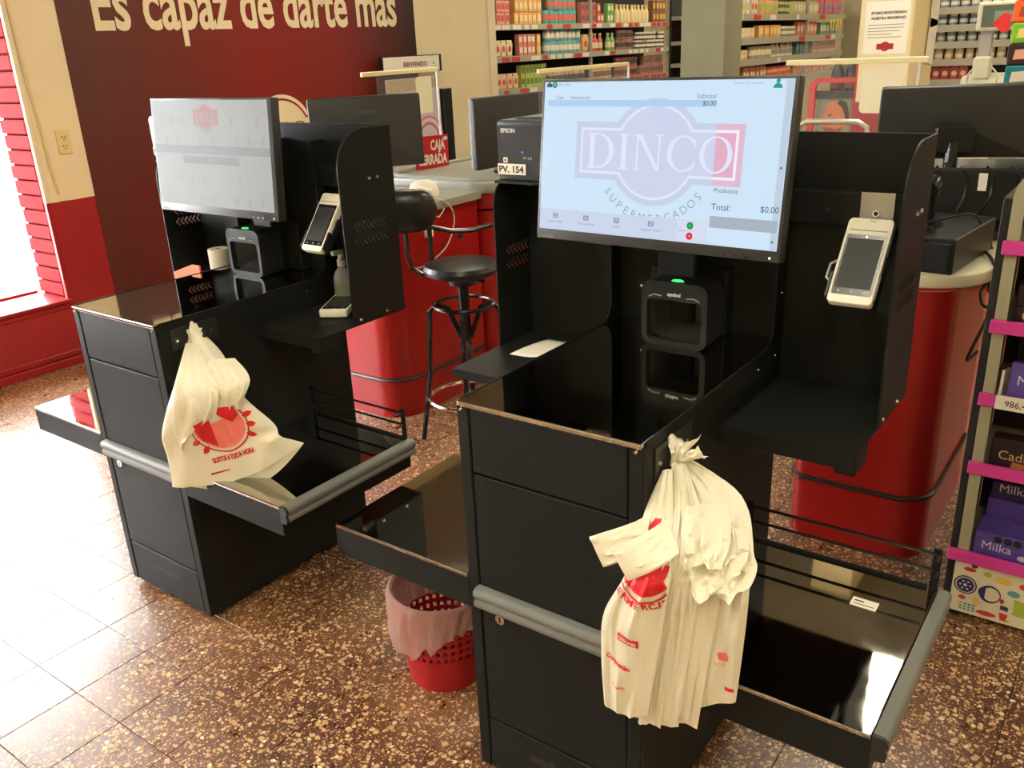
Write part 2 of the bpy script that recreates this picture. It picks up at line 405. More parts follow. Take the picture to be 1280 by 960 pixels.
# window: frame, mullion and pane
FRM = mat('red_window_frame', srgb(150, 24, 28), 0.4)
b = MB()
b.box(WX - 0.36, WX - 0.32, WB, WB + 0.05, WS, WT); b.box(WX - 0.36, WX - 0.32, WB, WY - 0.02, WT - 0.05, WT); b.box(WX - 0.36, WX - 0.32, WB, WY - 0.02, WS + 0.01, WS + 0.03)
b.box(WX - 0.36, WX - 0.32, -1.2, -1.15, WS, WT)
win = b.build('window_1', FRM, kind='structure', smooth=0); win['label'] = 'wide bright shop window above the low red wall'
GLASS = mat('clear_glass', (1, 1, 1), 0.0, var=0, trans=1.0, ior=1.02, spec=0.1)
for ya, yb in ((WB + 0.05, -1.2), (-1.15, WY - 0.02)):
    b = MB(); b.box(WX - 0.342, WX - 0.338, ya, yb, WS + 0.03, WT - 0.05); b.build('pane', GLASS, win, smooth=0)
# pavement outside
b = MB(); b.box(-16, WX - 0.32, -14, 14, -0.15, -0.03); sw = b.build('floor_outside', mat('pale_pavement', (0.7, 0.69, 0.66), 0.8), kind='structure')
# ---- the other walls and ceiling
WALLC = mat('cream_wall_paint', srgb(222, 206, 166), 0.6, var=0.05, vscale=2)
for nm, q in (('wall_back', (-5.7, 4.1, 12.5, 12.6, 0, 3.1)), ('wall_right', (4.0, 4.1, -4.0, 12.5, 0, 3.1)), ('wall_front', (-4.55, 4.1, -4.1, -4.0, 0, 3.1)),
              ('wall_aisle', (-5.7, -5.6, 5.27, 12.5, 0, 3.1)), ('wall_return', (-5.7, WX - 0.3, 5.17, 5.27, 0, 3.1))):
    b = MB(); b.box(*q); b.build(nm, WALLC, kind='structure', smooth=0)
b = MB(); b.box(-5.7, 4.1, -4.1, 12.6, 3.1, 3.2); b.build('ceiling', mat('ceiling_paint', srgb(150, 147, 132), 0.7), kind='structure', smooth=0)
b = MB(); b.box(WX - 0.005, WX + 0.012, 5.20, 5.30, 0, 3.1, bevel=0.003); b.build('trim_5', TRIMW, kind='structure')
# ---- ceiling strip lights
LAMPM = mat('lamp_diffuser', (1.0, 0.92, 0.71), 0.5, var=0, emit=LAMP)
HOUS = mat('lamp_housing', (0.7, 0.7, 0.68), 0.4)
for n, (x, y) in enumerate([(-0.22, 2.85), (-0.22, -0.9), (1.0, -2.7), (-2.6, 2.85), (-2.6, -1.6), (2.2, 2.85), (2.2, -0.9), (-1.2, 6.4), (-3.7, 6.8), (-3.7, 9.2), (-1.2, 9.6), (1.8, 6.4), (1.0, 9.6)]):  # strip farthest behind the camera is added to brighten the bags
    t = thing('ceiling_light', 'warm white ceiling strip light above the shop floor', 'light', (x, y, 3.1), 0, 'ceiling strip lights')
    b = MB(); b.box(-0.14, 0.14, -0.77, 0.77, -0.05, 0.0, bevel=0.006); b.build('housing', HOUS, t)
    b = MB(); b.box(-0.125, 0.125, -0.75, 0.75, -0.062, -0.045, bevel=0.005); b.build('diffuser', LAMPM, t)
# ---- mural panel with slogan
def mural():
    M = bpy.data.materials.new('mural_print'); M.use_nodes = True; nt = M.node_tree; b = nt.nodes['Principled BSDF']
    N = lambda t: nt.nodes.new(t); L = nt.links.new
    g = N('ShaderNodeNewGeometry'); sp = N('ShaderNodeSeparateXYZ'); L(g.outputs['Position'], sp.inputs[0])
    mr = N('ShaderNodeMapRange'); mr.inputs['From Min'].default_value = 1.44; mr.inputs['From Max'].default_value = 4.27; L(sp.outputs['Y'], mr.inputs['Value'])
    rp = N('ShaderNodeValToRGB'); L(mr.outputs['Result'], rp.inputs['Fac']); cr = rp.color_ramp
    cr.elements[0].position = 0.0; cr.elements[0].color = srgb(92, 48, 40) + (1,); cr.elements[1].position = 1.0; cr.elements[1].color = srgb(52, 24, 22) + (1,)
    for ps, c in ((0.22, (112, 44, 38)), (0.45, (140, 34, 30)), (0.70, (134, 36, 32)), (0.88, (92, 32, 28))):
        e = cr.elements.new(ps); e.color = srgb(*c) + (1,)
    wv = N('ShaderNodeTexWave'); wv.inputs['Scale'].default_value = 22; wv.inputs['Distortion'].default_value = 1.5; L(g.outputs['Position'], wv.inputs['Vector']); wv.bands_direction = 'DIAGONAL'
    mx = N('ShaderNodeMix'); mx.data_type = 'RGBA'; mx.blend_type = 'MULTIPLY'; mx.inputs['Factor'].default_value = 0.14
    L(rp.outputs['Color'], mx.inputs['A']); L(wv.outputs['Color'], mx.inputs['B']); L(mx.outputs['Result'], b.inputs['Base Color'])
    b.inputs['Roughness'].default_value = 0.35
    return M
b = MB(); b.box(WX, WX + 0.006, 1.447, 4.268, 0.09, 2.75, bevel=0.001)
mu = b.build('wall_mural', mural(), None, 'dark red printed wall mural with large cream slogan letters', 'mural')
LET = mat('cream_lettering', srgb(240, 226, 188), 0.5, var=0.02)
MW = axes((WX + 0.0085, 2.85, 1.785), (0, 1, 0), (0, 0, 1))
text('Es capaz de darte más', MW, LET, mu, size=0.40, width=2.42, bold=0.0085, height=1.0, extrude=0.001)
EM = axes((WX + 0.0075, 2.86, 1.10), (0, 1, 0), (0, 0, 1))
flat(emblem(0.46, 0.14, 0.265), 0.0, LET, mu, 'emblem', EM)
flat(emblem(0.46, 0.14, 0.265, 0.025), 0.001, REDP, mu, 'emblem', EM, holes=[emblem(0.46, 0.14, 0.265, 0.038)])
sw_ = serif_word('DINCO', 0.17, 0.75); sw_.xf(Matrix.Translation((0, -0.085, 0.002))); obj('emblem', sw_.mesh('emblem', REDP, 0), mu, M=EM)
# ---- wall socket
t = thing('wall_socket', 'cream double wall socket on the cream wall beside the window', 'socket', (WX, 1.335, 1.218))
b = MB(); b.box(0, 0.010, -0.038, 0.038, -0.062, 0.062, bevel=0.004, seg=2); b.build('cover_plate', mat('ivory_plastic', srgb(232, 214, 150), 0.35), t)
b = MB()
for dz in (0.024, -0.024):
    for dy, dzz, h in ((-0.009, 0.004, 0.005), (0.009, 0.004, 0.005), (0, -0.010, 0.004)): b.box(0.0102, 0.0112, dy - 0.0022, dy + 0.0022, dz + dzz - h, dz + dzz + h)
b.build('socket_holes', INK, t, smooth=0)
b = MB(); b.tube([(WX + 0.006, 1.19, 2.2), (WX + 0.006, 1.205, 1.6), (WX + 0.006, 1.235, 1.02), (WX + 0.006, 1.245, 0.95)], 0.006, 6)
b.build('wall_cable', mat('painted_cable', srgb(226, 206, 160), 0.5), None, 'thin painted over cable running down the cream wall', 'cable')

# ================================================================== SELF-CHECKOUT KIOSKS
KW = 0.421; KH = 0.946
def chevrons(y0, zs, n=8, dx=0.0165, w=0.013, h=0.0125, t=0.006):
    out = []
    for z in zs:
        for i in range(n):
            x = y0 + i * dx; out.append([(x, z), (x + w, z + h), (x + w + t, z + h), (x + t, z), (x + w + t, z - h), (x + w, z - h)])
    return out
YZ = lambda x: axes((x, 0, 0), (0, 1, 0), (0, 0, 1))
def screw(parent, p, n, r=0.0045):
    b = MB(); p = Vector(p); n = Vector(n); b.cyl(p, p + n * 0.003, r, r * 0.75, 10); return b.build('screw', CHROME, parent)
def kiosk(label, loc, rot):
    K = thing('self_checkout_kiosk', label, 'kiosk', loc, math.radians(rot), 'self checkout kiosks')
    # cabinet
    b = MB(); b.box(-KW + 0.004, -0.004, 0.012, 0.60, 0.02, 0.934); cab = b.build('cabinet', BLACK, K, smooth=0)
    for xa, xb in ((-KW, -0.392), (-0.030, 0.0)):
        b = MB(); b.box(xa, xb, 0.0, 0.014, 0.02, 0.936, bevel=0.002); b.build('stile', BLACK, cab)
    b = MB(); b.box(-0.389, -0.033, 0.001, 0.014, 0.792, 0.934, bevel=0.002); b.build('drawer_front', BLACK, cab)
    b = MB(); b.box(-0.389, -0.033, 0.001, 0.014, 0.168, 0.787, bevel=0.002); door = b.build('door', BLACK, K)
    b = MB(); b.cyl((-0.337, 0.001, 0.456), (-0.337, -0.006, 0.456), 0.013, 0.012, 18); b.mi = 1; b.box(-0.339, -0.335, -0.0065, -0.0058, 0.449, 0.463)
    b.build('lock', [CHROME, INK], door)
    b = MB(); b.box(-0.389, -0.033, 0.001, 0.014, 0.022, 0.163, bevel=0.002); kick = b.build('kick_panel', BLACK, K)
    text('andcom', axes((-0.205, 0.0004, 0.100), (1, 0, 0), (0, 0, 1)), INK, kick, size=0.035, width=0.14, bold=0.0015, height=1.0)
    b = MB(); b.box(-KW + 0.03, -0.03, 0.03, 0.57, 0.0, 0.021); b.build('plinth', BLACKP, K, smooth=0)
    # side plates rising into the upright with a fillet
    prof = [(0.013, 0.02), (0.013, 0.947), (0.565, 0.947)] + arc(0.565, 0.997, 0.05, -90, 0, 8) + [(0.615, 1.36), (0.668, 1.36), (0.668, 0.02)]
    for x in (-0.004, -KW):
        b = MB(); b.prism(prof, x, x + 0.004, 'x'); b.build('side_plate', BLACK, K, smooth=0)
    # mirror worktop with a bright steel edge
    b = MB(); b.box(-KW + 0.004, -0.004, -0.003, 0.668, 0.935, 0.9455, bevel=0.0026, seg=2); top = b.build('worktop_plate', STEEL, K, 'mirror polished steel plate', smooth=0)
    for sx in (-KW + 0.014, -0.014):
        b = MB(); b.cyl((sx, -0.002, 0.930), (sx, -0.006, 0.930), 0.004, 0.003, 10); b.build('screw', CHROME, top)
    # grey bumper on the front
    def bumper_prof(): return [(0, 0.476), (-0.016, 0.476), (-0.023, 0.481), (-0.024, 0.492), (-0.019, 0.498), (-0.019, 0.500), (-0.025, 0.506), (-0.024, 0.518), (-0.016, 0.524), (0, 0.524)]
    b = MB(); b.prism(bumper_prof(), -KW + 0.03, -0.012, 'x'); b.build('bumper', BUMP, K, 'grey rubber bumper strip', smooth=50)
    b = MB(); b.prism([(y * 1.04 + 0.0002, z) for y, z in bumper_prof()], -0.012, -0.006, 'x'); b.build('bumper_cap', BLACKP, K, smooth=0)
    # right tray
    b = MB(); b.prism([(0.0, 0.435), (0.0, 0.514), (0.423, 0.514), (0.423, 0.435)], 0.0, 0.487, 'y', bevel=0.0015); rt = b.build('bagging_tray', BLACK, K, smooth=0)
    b = MB(); b.box(0.003, 0.420, -0.001, 0.486, 0.514, 0.5225, bevel=0.0022, seg=2); b.build('tray_plate', STEEL, rt, 'mirror polished steel plate', smooth=0)
    pr = [(0.423 - y, z + 0.002) for y, z in bumper_prof()]
    b = MB(); b.prism(pr, 0.004, 0.488, 'y'); b.build('bumper', BUMP, rt, 'grey rubber bumper strip', smooth=50)
    b = MB(); b.prism([((x - 0.423) * 1.04 + 0.423, z) for x, z in pr], -0.004, 0.004, 'y'); b.build('bumper_cap', BLACKP, rt, smooth=0)
    for zz in (0.609, 0.572):
        b = MB(); b.tube([(0.012, 0.476, zz), (0.410, 0.476, zz), (0.416, 0.470, zz), (0.416, 0.445, zz)], 0.0035, 8); b.build('guard_rod', BLACKG, rt)
    for xx in (0.02, 0.412):
        b = MB(); b.box(xx - 0.008, xx + 0.008, 0.479, 0.484, 0.44, 0.620, bevel=0.001); b.build('guard_post', BLACK, rt)
        screw(rt, (xx, 0.479, 0.545), (0, -1, 0)) if xx < 0.1 else None
    b = MB(); b.box(0.03, 0.40, 0.481, 0.485, 0.522, 0.530); b.build('guard_back', BLACK, rt, smooth=0)
    # left tray
    b = MB(); b.prism([(-0.835, 0.455), (-0.835, 0.530), (-KW, 0.530), (-KW, 0.455)], 0.0, 0.46, 'y', bevel=0.0015); lt = b.build('basket_tray', BLACK, K, smooth=0)
    b = MB(); b.box(-0.832, -KW - 0.002, -0.001, 0.459, 0.530, 0.5385, bevel=0.0022, seg=2); b.build('tray_plate', STEEL, lt, 'mirror polished steel plate', smooth=0)
    # back panel, wings, shelves
    b = MB(); b.prism([(-0.70, 0.86), (0.275, 0.86), (0.275, 1.406), (-0.45, 1.406), (-0.45, 1.288), (-0.70, 1.288)], 0.668, 0.674, 'y'); b.build('back_panel', BLACK, K, smooth=0)
    o = [(0.456, 0.860), (0.672, 0.860), (0.672, 1.406), (0.62, 1.406)] + arc(0.566, 1.296, 0.110, 88, 180, 10)
    me = plate_mesh(o, chevrons(0.492, (1.140, 1.100)), 0.004, 'side_panel'); me.materials.append(BLACK)
    rw = obj('side_panel', me, K, M=YZ(0.275))
    for y, z in ((0.572, 1.268), (0.604, 1.268), (0.594, 0.873), (0.484, 0.873)):
        b = MB(); b.cyl((y, z, 0.002), (y, z, 0.006), 0.0055, 0.004, 10); b.build('screw', CHROME, rw)
    o = [(0.520, 0.860), (0.672, 0.860), (0.672, 1.290), (0.62, 1.290)] + arc(0.580, 1.23, 0.060, 90, 180, 8)
    me = plate_mesh(o, chevrons(0.562, (1.107, 1.070)), 0.004, 'side_panel'); me.materials.append(BLACK)
    obj('side_panel', me, K, M=YZ(-0.700))
    b = MB(); b.box(0.0, 0.274, 0.322, 0.668, 0.856, 0.860); b.box(0.0, 0.274, 0.320, 0.3235, 0.826, 0.860); b.box(0.236, 0.274, 0.3205, 0.40, 0.815, 0.858); b.build('shelf', BLACK, K, smooth=0)
    b = MB(); b.box(-0.702, -KW, 0.322, 0.668, 0.856, 0.860); b.box(-0.702, -KW, 0.320, 0.3235, 0.838, 0.860); b.build('shelf', BLACK, K, smooth=0)
    b = MB(); b.box(-0.70, -0.52, 0.53, 0.76, 1.284, 1.290); b.build('printer_shelf', BLACK, K, smooth=0)
    b = MB(); b.box(0.0, 0.272, 0.636, 0.668, 1.222, 1.290, bevel=0.002); br = b.build('terminal_bar', BLACK, K)
    b = MB(); b.box(0.155, 0.222, 0.632, 0.638, 1.200, 1.293, bevel=0.001); b.build('bracket_plate', mat('satin_metal', (0.42, 0.42, 0.38), 0.35, 0.8), br)
    screw(br, (0.086, 0.636, 1.250), (0, -1, 0), 0.007); 
    b = MB(); b.cyl((0.188, 0.632, 1.252), (0.188, 0.628, 1.252), 0.008, 0.007, 14); b.mi = 1; b.cyl((0.188, 0.6285, 1.252), (0.188, 0.6275, 1.252), 0.0045, 0.0045, 10); b.build('screw', [CHROME, INK], br)
    for p in ((0.0, 0.530, 0.914), (0.0, 0.632, 0.917), (0.0, 0.648, 1.06)): screw(K, p, (1, 0, 0))
    screw(K, (-0.36, 0.668, 1.03), (0, -1, 0))
    # column behind the monitor
    b = MB(); b.box(-0.262, -0.170, 0.56, 0.668, 0.946, 1.36, bevel=0.004); b.build('monitor_column', BLACK, K)
    b = MB(); b.box(-0.31, -0.12, 0.62, 0.668, 0.946, 1.10, bevel=0.003); b.build('column_cover', BLACK, K)
    # bag hook plate
    b = MB(); b.box(0.0, 0.003, 0.040, 0.190, 0.862, 0.922, bevel=0.001); hp = b.build('hook_plate', BLACKP, K)
    b = MB(); b.tube([(0.0, 0.112, 0.885), (0.035, 0.112, 0.888), (0.050, 0.112, 0.894), (0.056, 0.112, 0.912)], 0.005, 8); b.build('hook', BLACKG, hp)
    for y in (0.056, 0.170): screw(hp, (0.003, y, 0.888), (1, 0, 0), 0.005)
    return K
K1P = ((0, 0, 0), 0.0); K2P = ((-1.463, 0.005, 0), -0.47)
k1 = kiosk('near black self checkout kiosk with thick bundle of white bags on its side', *K1P)
k2 = kiosk('far black self checkout kiosk standing in front of the dark red mural', *K2P)
MK2 = Matrix.Translation(K2P[0]) @ Matrix.Rotation(math.radians(K2P[1]), 4, 'Z')

# ------------------------------------------------------------------ monitors
def monitor(label, c, yaw, tilt):
    W, H = 0.577, 0.345
    t = thing('touch_monitor', label, 'monitor', M=frame(c, yaw, tilt))
    b = MB(); b.box(-W / 2, W / 2, -H / 2, H / 2, -0.030, 0.0, bevel=0.0025, seg=2); b.build('bezel', mat('monitor_bezel', (0.026, 0.027, 0.027), 0.35), t)
    b = MB(); b.box(-0.2, 0.2, -0.12, 0.12, -0.055, -0.029, bevel=0.01); b.build('back_cover', BLACKP, t)
    b = MB(); b.box(-0.05, 0.05, -0.05, 0.05, -0.115, -0.054, bevel=0.004); b.build('mount', BLACKP, t)
    text('ThinkVision', Matrix.Translation((-0.262, -0.169, 0.0006)), mat('pale_badge', (0.4, 0.4, 0.4), 0.4), t, size=0.0105, width=0.04)
    b = MB(); b.box(0.266, 0.270, -0.1665, -0.162, 0.0, 0.0007); b.build('power_light', glow('power_light', (250, 250, 245), 1.5), t, smooth=0)
    b = MB()
    for i in range(4): b.box(0.15 + i * 0.022, 0.158 + i * 0.022, -0.1675, -0.1650, 0, 0.0006)
    b.build('buttons', BLACKG, t, smooth=0)
    return t
R_ = lambda x0, x1, y0, y1: [(x0, y0), (x1, y0), (x1, y1), (x0, y1)]
m1 = monitor('large lit monitor showing pale emblem on light blue screen', (-0.213, 0.434, 1.357), -1.53, 7.23)
b = MB(); b.box(-0.2815, 0.2805, -0.150, 0.1665, -0.002, 0.0008); scr = b.build('screen', glow('screen_blue', (206, 228, 248)), m1, 'lit light blue screen', smooth=0)
I4 = Matrix.Identity(4)
G = glow
flat(R_(0.2655, 0.2795, -0.149, 0.165), 0.0011, G('sc_strip', (190, 206, 224)), scr)
flat(R_(-0.280, 0.132, -0.149, -0.1045), 0.0016, G('sc_toolbar', (203, 213, 235)), scr)
flat(R_(-0.271, 0.130, 0.1160, 0.1290), 0.0013, G('sc_row', (176, 208, 238)), scr)
EMC = Matrix.Translation((0.001, 0.0255, 0))
def clipx(pts, x, keep_left):
    out = []
    for i in range(len(pts)):
        p, q = pts[i], pts[(i + 1) % len(pts)]
        ip = (p[0] <= x) == keep_left; iq = (q[0] <= x) == keep_left
        if ip: out.append(p)
        if ip != iq: t_ = (x - p[0]) / (q[0] - p[0]); out.append((x, p[1] + t_ * (q[1] - p[1])))
    return out
SPL = 0.1335
for kshrink, z, colL, colR in ((0, 0.0010, (198, 208, 232), (226, 186, 208)), (0.012, 0.0012, (222, 230, 250), (246, 238, 250)), (0.0175, 0.0014, (206, 210, 236), (226, 174, 198))):
    e = emblem(0.193, 0.0595, 0.108, kshrink)
    flat(clipx(e, SPL, True), z, G('em_l%g' % kshrink, colL), scr, 'print', EMC)
    flat(clipx(e, SPL, False), z, G('em_r%g' % kshrink, colR), scr, 'print', EMC)
swd = serif_word('DINCO', 0.072, 0.335); swd.xf(Matrix.Translation((0.004, -0.036, 0.0018))); obj('print', swd.mesh('print', G('em_txt', (224, 230, 252)), 0), scr, M=EMC)
arc_text('SUPERMERCADOS', 0.142, 218, 322, 0.0235, G('em_sup', (158, 170, 190)), scr, EMC, 0.0012)
def stx(s, x, y, size, col, width=None, align='LEFT', z=0.0018): text(s, Matrix.Translation((x, y, z)), G('t%d_%d_%d' % col, col), scr, size=size, width=width, align=align, extrude=0, name='print')
DK = (70, 82, 100); MD = (120, 132, 150)
stx('Cant', -0.249, 0.131, 0.010, MD); stx('Descripción', -0.211, 0.131, 0.010, MD); stx('Subtotal', 0.128, 0.132, 0.0125, MD, align='RIGHT'); stx('$0.00', 0.128, 0.1185, 0.0125, DK, align='RIGHT')
stx('1', -0.240, 0.1185, 0.009, MD)
stx('Operador: UP Autoservicio', 0.160, 0.158, 0.009, (150, 162, 180), width=0.062)
stx('Productos:', 0.140, -0.046, 0.0120, DK); stx('Total:', 0.1375, -0.080, 0.0175, DK); stx('$0.00', 0.277, -0.078, 0.0165, DK, align='RIGHT')
flat(rrect(0.1365, 0.277, -0.1155, -0.0925, 0.002), 0.0014, G('sc_btn', (168, 178, 192)), scr)
flat(R_(0.066, 0.131, -0.147, -0.106), 0.0018, G('sc_box', (214, 220, 238)), scr)
flat(arc(0.0952, -0.1155, 0.0075, 0, 360, 18)[:-1], 0.0021, G('sc_green', (36, 150, 84)), scr); flat(arc(0.0952, -0.1365, 0.0075, 0, 360, 18)[:-1], 0.0021, G('sc_red', (226, 44, 62)), scr)
stx('1', 0.0952, -0.1185, 0.008, (240, 250, 245), align='CENTER', z=0.0023); stx('×', 0.0952, -0.139, 0.008, (250, 240, 240), align='CENTER', z=0.0023); stx('Idioma', 0.070, -0.128, 0.0055, MD, z=0.0021)
flat(arc(-0.255, 0.1605, 0.0068, 0, 360, 18)[:-1], 0.0013, G('sc_teal', (28, 150, 128)), scr)
stx('?', -0.255, 0.157, 0.010, (230, 250, 245), align='CENTER'); stx('EN LÍNEA', -0.245, 0.158, 0.0075, (70, 170, 150))
flat([(-0.276, 0.156), (-0.262, 0.156), (-0.262, 0.163), (-0.266, 0.163), (-0.267, 0.166), (-0.272, 0.166), (-0.272, 0.163), (-0.276, 0.163)], 0.0013, G('t70_82_100', DK), scr)
flat(arc(0.249, 0.163, 0.0042, 0, 360, 14)[:-1], 0.0013, G('sc_teal2', (44, 152, 140)), scr); flat(arc(0.249, 0.150, 0.009, 0, 180, 10), 0.0013, G('sc_teal2', (44, 152, 140)), scr)
for x, nm in ((-0.2373, 'Ingresar código'), (-0.156, 'Frutas y verduras'), (-0.078, 'Bolsas'), (0.0055, 'Suspender compra')):
    for dx, dy, w_, h_ in ((-0.007, 0.0, 0.012, 0.002), (-0.007, 0.004, 0.012, 0.002), (-0.007, 0.008, 0.012, 0.002), (-0.007, 0, 0.002, 0.011), (0.004, 0, 0.002, 0.011)):
        flat(R_(x + dx, x + dx + w_, -0.124 + dy, -0.124 + dy + h_), 0.0018, G('t120_132_150', MD), scr)
    stx(nm, x, -0.1335, 0.0062, MD, align='CENTER')
for dx, dy in ((0.272, 0.006), (0.270, -0.133)): flat(arc(dx, dy, 0.0028, 0, 360, 10)[:-1], 0.0016, G('t120_132_150', MD), scr)

K2S = 0.52
G2 = lambda n_, c_: glow(n_, c_, K2S)
m2 = monitor('dimmer monitor with grey screen and small red emblem', (-1.703, 0.439, 1.324), 0.21, 4.9)
b = MB(); b.box(-0.2845, 0.2735, -0.1475, 0.1665, -0.002, 0.0008); scr2 = b.build('screen', glow('screen_grey', (186, 184, 174), K2S), m2, 'dim grey screen', smooth=0)
flat(R_(-0.284, 0.273, 0.010, 0.034), 0.0012, G2('s2_band', (146, 147, 142)), scr2); flat(rrect(-0.140, 0.132, -0.020, 0.003, 0.002), 0.0012, G2('s2_btn', (144, 145, 140)), scr2)
E2 = Matrix.Translation((-0.012, 0.117, 0))
flat(emblem(0.060, 0.024, 0.037), 0.0010, G2('s2_em', (196, 112, 112)), scr2, 'print', E2); flat(emblem(0.060, 0.024, 0.037, 0.004), 0.0012, G2('s2_em2', (208, 150, 146)), scr2, 'print', E2, holes=[emblem(0.060, 0.024, 0.037, 0.0055)])
swd = serif_word('DINCO', 0.026, 0.096); swd.xf(Matrix.Translation((0, -0.013, 0.0014))); obj('print', swd.mesh('print', G2('s2_txt', (224, 196, 190)), 0), scr2, M=E2)
arc_text('SUPERMERCADOS', 0.046, 225, 315, 0.0085, G2('s2_sup', (150, 140, 136)), scr2, E2, 0.0012)
def st2(s, x, y, size, col): text(s, Matrix.Translation((x, y, 0.0018)), G2('u%d_%d_%d' % col, col), scr2, size=size, align='CENTER', extrude=0, name='print')
st2('BIENVENIDO', -0.003, 0.018, 0.011, (196, 196, 190)); st2('COMENZAR', -0.003, -0.012, 0.011, (190, 190, 184))
# faint grocery pattern on the waiting screen
for i in range(9):
    for j in range(5):
        if j == 2 or random.random() < 0.25: continue
        x = -0.24 + i * 0.058 + (j % 2) * 0.02; y = -0.125 + j * 0.058
        if abs(x + 0.012) < 0.085 and y > 0.06: continue
        if x > 0.25: continue
        flat(arc(x, y, 0.009, 0, 360, 8, ry=0.015)[:-1], 0.0011, G2('s2_pat', (178, 173, 163)), scr2)

# ------------------------------------------------------------------ scanners
def scanner(label, base):
    t = thing('barcode_scanner', label, 'scanner', M=base)
    SB = mat('scanner_shell', (0.018, 0.018, 0.017), 0.45, var=0.1, spec=0.12)
    # shell with a real window recess: outer front frame, tunnel, back
    prof = rrect(-0.080, 0.080, 0.0, 0.150, 0.024, 5); inner = rrect(-0.067, 0.067, 0.014, 0.108, 0.010, 3)
    me = plate_mesh(prof, [inner], 0.022, 'front_frame'); me.materials.append(SB); obj('front_frame', me, t, M=axes((0, 0.011, 0), (1, 0, 0), (0, 0, 1)))
    b = MB(); b.prism([(x * 0.98, z) for x, z in prof], 0.075, 0.095, 'y', bevel=0.008, seg=2)
    # walls between front frame and back
    n = len(prof)
    for i in range(n):
        p, q = prof[i], prof[(i + 1) % n]; b.poly([(p[0], 0.021, p[1]), (q[0], 0.021, q[1]), (q[0] * 0.98, 0.078, q[1]), (p[0] * 0.98, 0.078, p[1])])
    b.build('housing', SB, t, smooth=45)
    b = MB(); iw = [(-0.067, 0.014), (0.067, 0.014), (0.067, 0.108), (-0.067, 0.108)]; bw = [(-0.035, 0.045), (0.045, 0.045), (0.045, 0.095), (-0.035, 0.095)]
    for i in range(4):
        p, q = iw[i], iw[(i + 1) % 4]; r, s_ = bw[i], bw[(i + 1) % 4]; b.poly([(p[0], 0.018, p[1]), (q[0], 0.018, q[1]), (s_[0], 0.070, s_[1]), (r[0], 0.070, r[1])])
    b.poly([(x, 0.0705, z) for x, z in bw]); b.build('window_tunnel', mat('scanner_tunnel', (0.035, 0.036, 0.034), 0.35), t, smooth=0)
    b = MB(); b.poly([(x, 0.014, z) for x, z in iw]); b.build('window', mat('smoked_glass', (0.6, 0.6, 0.58), 0.02, var=0, trans=1, ior=1.04), t, smooth=0)
    b = MB(); b.lathe([(0, 0.006), (0.010, 0.005), (0.016, 0.002), (0.018, 0)], (0, 0, 0), 16); b.xf(Matrix.Translation((0, 0.018, 0.1475)) @ Matrix.Scale(0.55, 4, (0, 1, 0)))
    b.build('status_light', glow('green_light', (60, 255, 110), 2.2), t, 'green glowing status light')
    text('symbol', axes((0, -0.0006, 0.119), (1, 0, 0), (0, 0, 1)), mat('pale_badge2', (0.55, 0.55, 0.52), 0.5), t, size=0.015, width=0.032, bold=0.0006)
    for s_ in (-1, 1):
        b = MB(); b.tube([(s_ * 0.030, -0.0005, 0.117), (s_ * 0.048, -0.0005, 0.119), (s_ * 0.062, -0.0005, 0.113)], 0.0013, 6); b.build('edge_line', mat('pale_edge', (0.3, 0.3, 0.28), 0.4), t)  # pale curved line on each side of the lettering
    return t
scanner('black barcode scanner with green light under the large lit monitor', axes((-0.190, 0.497, 0.9455), (1, 0, 0), (0, 1, 0)))
scanner('black barcode scanner with green light under the dim grey monitor', axes((-1.695, 0.497, 0.9455), (1, 0, 0), (0, 1, 0)))

# ------------------------------------------------------------------ receipt printers
def printer(label, M):
    t = thing('receipt_printer', label, 'printer', M=M)
    PD = mat('printer_dark', (0.034, 0.036, 0.038), 0.42)
    b = MB(); b.box(0, 0.145, 0, 0.195, 0, 0.140, bevel=0.004, seg=2); b.build('housing', PD, t)
    b = MB(); b.box(0.002, 0.143, 0.004, 0.19, 0.1395, 0.1425, bevel=0.001); b.prism([(0.03, 0.142), (0.05, 0.148), (0.13, 0.148), (0.143, 0.142)], 0.03, 0.10, 'y'); b.build('top_cover', PD, t)
    b = MB(); b.box(0.0005, 0.1445, -0.0015, 0.0, 0.012, 0.132); b.build('front_panel', mat('printer_panel', (0.028, 0.031, 0.036), 0.3), t, smooth=0)
    XZ = lambda x, z: axes((x, -0.002, z), (1, 0, 0), (0, 0, 1)); LT = mat('pale_print', (0.75, 0.75, 0.72), 0.5)
    text('EPSON', XZ(0.012, 0.114), LT, t, size=0.014, align='LEFT', bold=0.0004)
    b = MB(); b.cyl((0.075, -0.002, 0.068), (0.075, -0.0035, 0.068), 0.003, 0.002, 10); b.build('power_light', glow('blue_light', (60, 140, 255), 1.6), t, 'small blue light')
    text('0 1 2 A', XZ(0.090, 0.052), LT, t, size=0.0085)
    b = MB(); b.box(0.0, 0.084, -0.004, -0.0018, 0.014, 0.040, bevel=0.0004); lab = b.build('asset_label', PAPER, t, 'white asset label')
    text('PV. 154', axes((0.041, -0.0044, 0.0195), (1, 0, 0), (0, 0, 1)), INK, lab, size=0.022, width=0.074, bold=0.0007, height=1.0)
    b = MB(); b.box(0.018, 0.030, -0.0035, -0.0018, 0.043, 0.055); st = b.build('sticker', PAPER, t, smooth=0)
    b = MB(); b.box(0.0215, 0.0265, -0.0040, -0.0034, 0.0462, 0.0518); b.build('sticker_mark', INK, st, smooth=0)
    return t
printer('dark receipt printer labelled PV. 154 beside the large lit monitor', Matrix.Translation((-0.700, 0.55, 1.290)))
printer('dark receipt printer mostly hidden behind the dim grey monitor', MK2 @ Matrix.Translation((-0.730, 0.55, 1.290)))

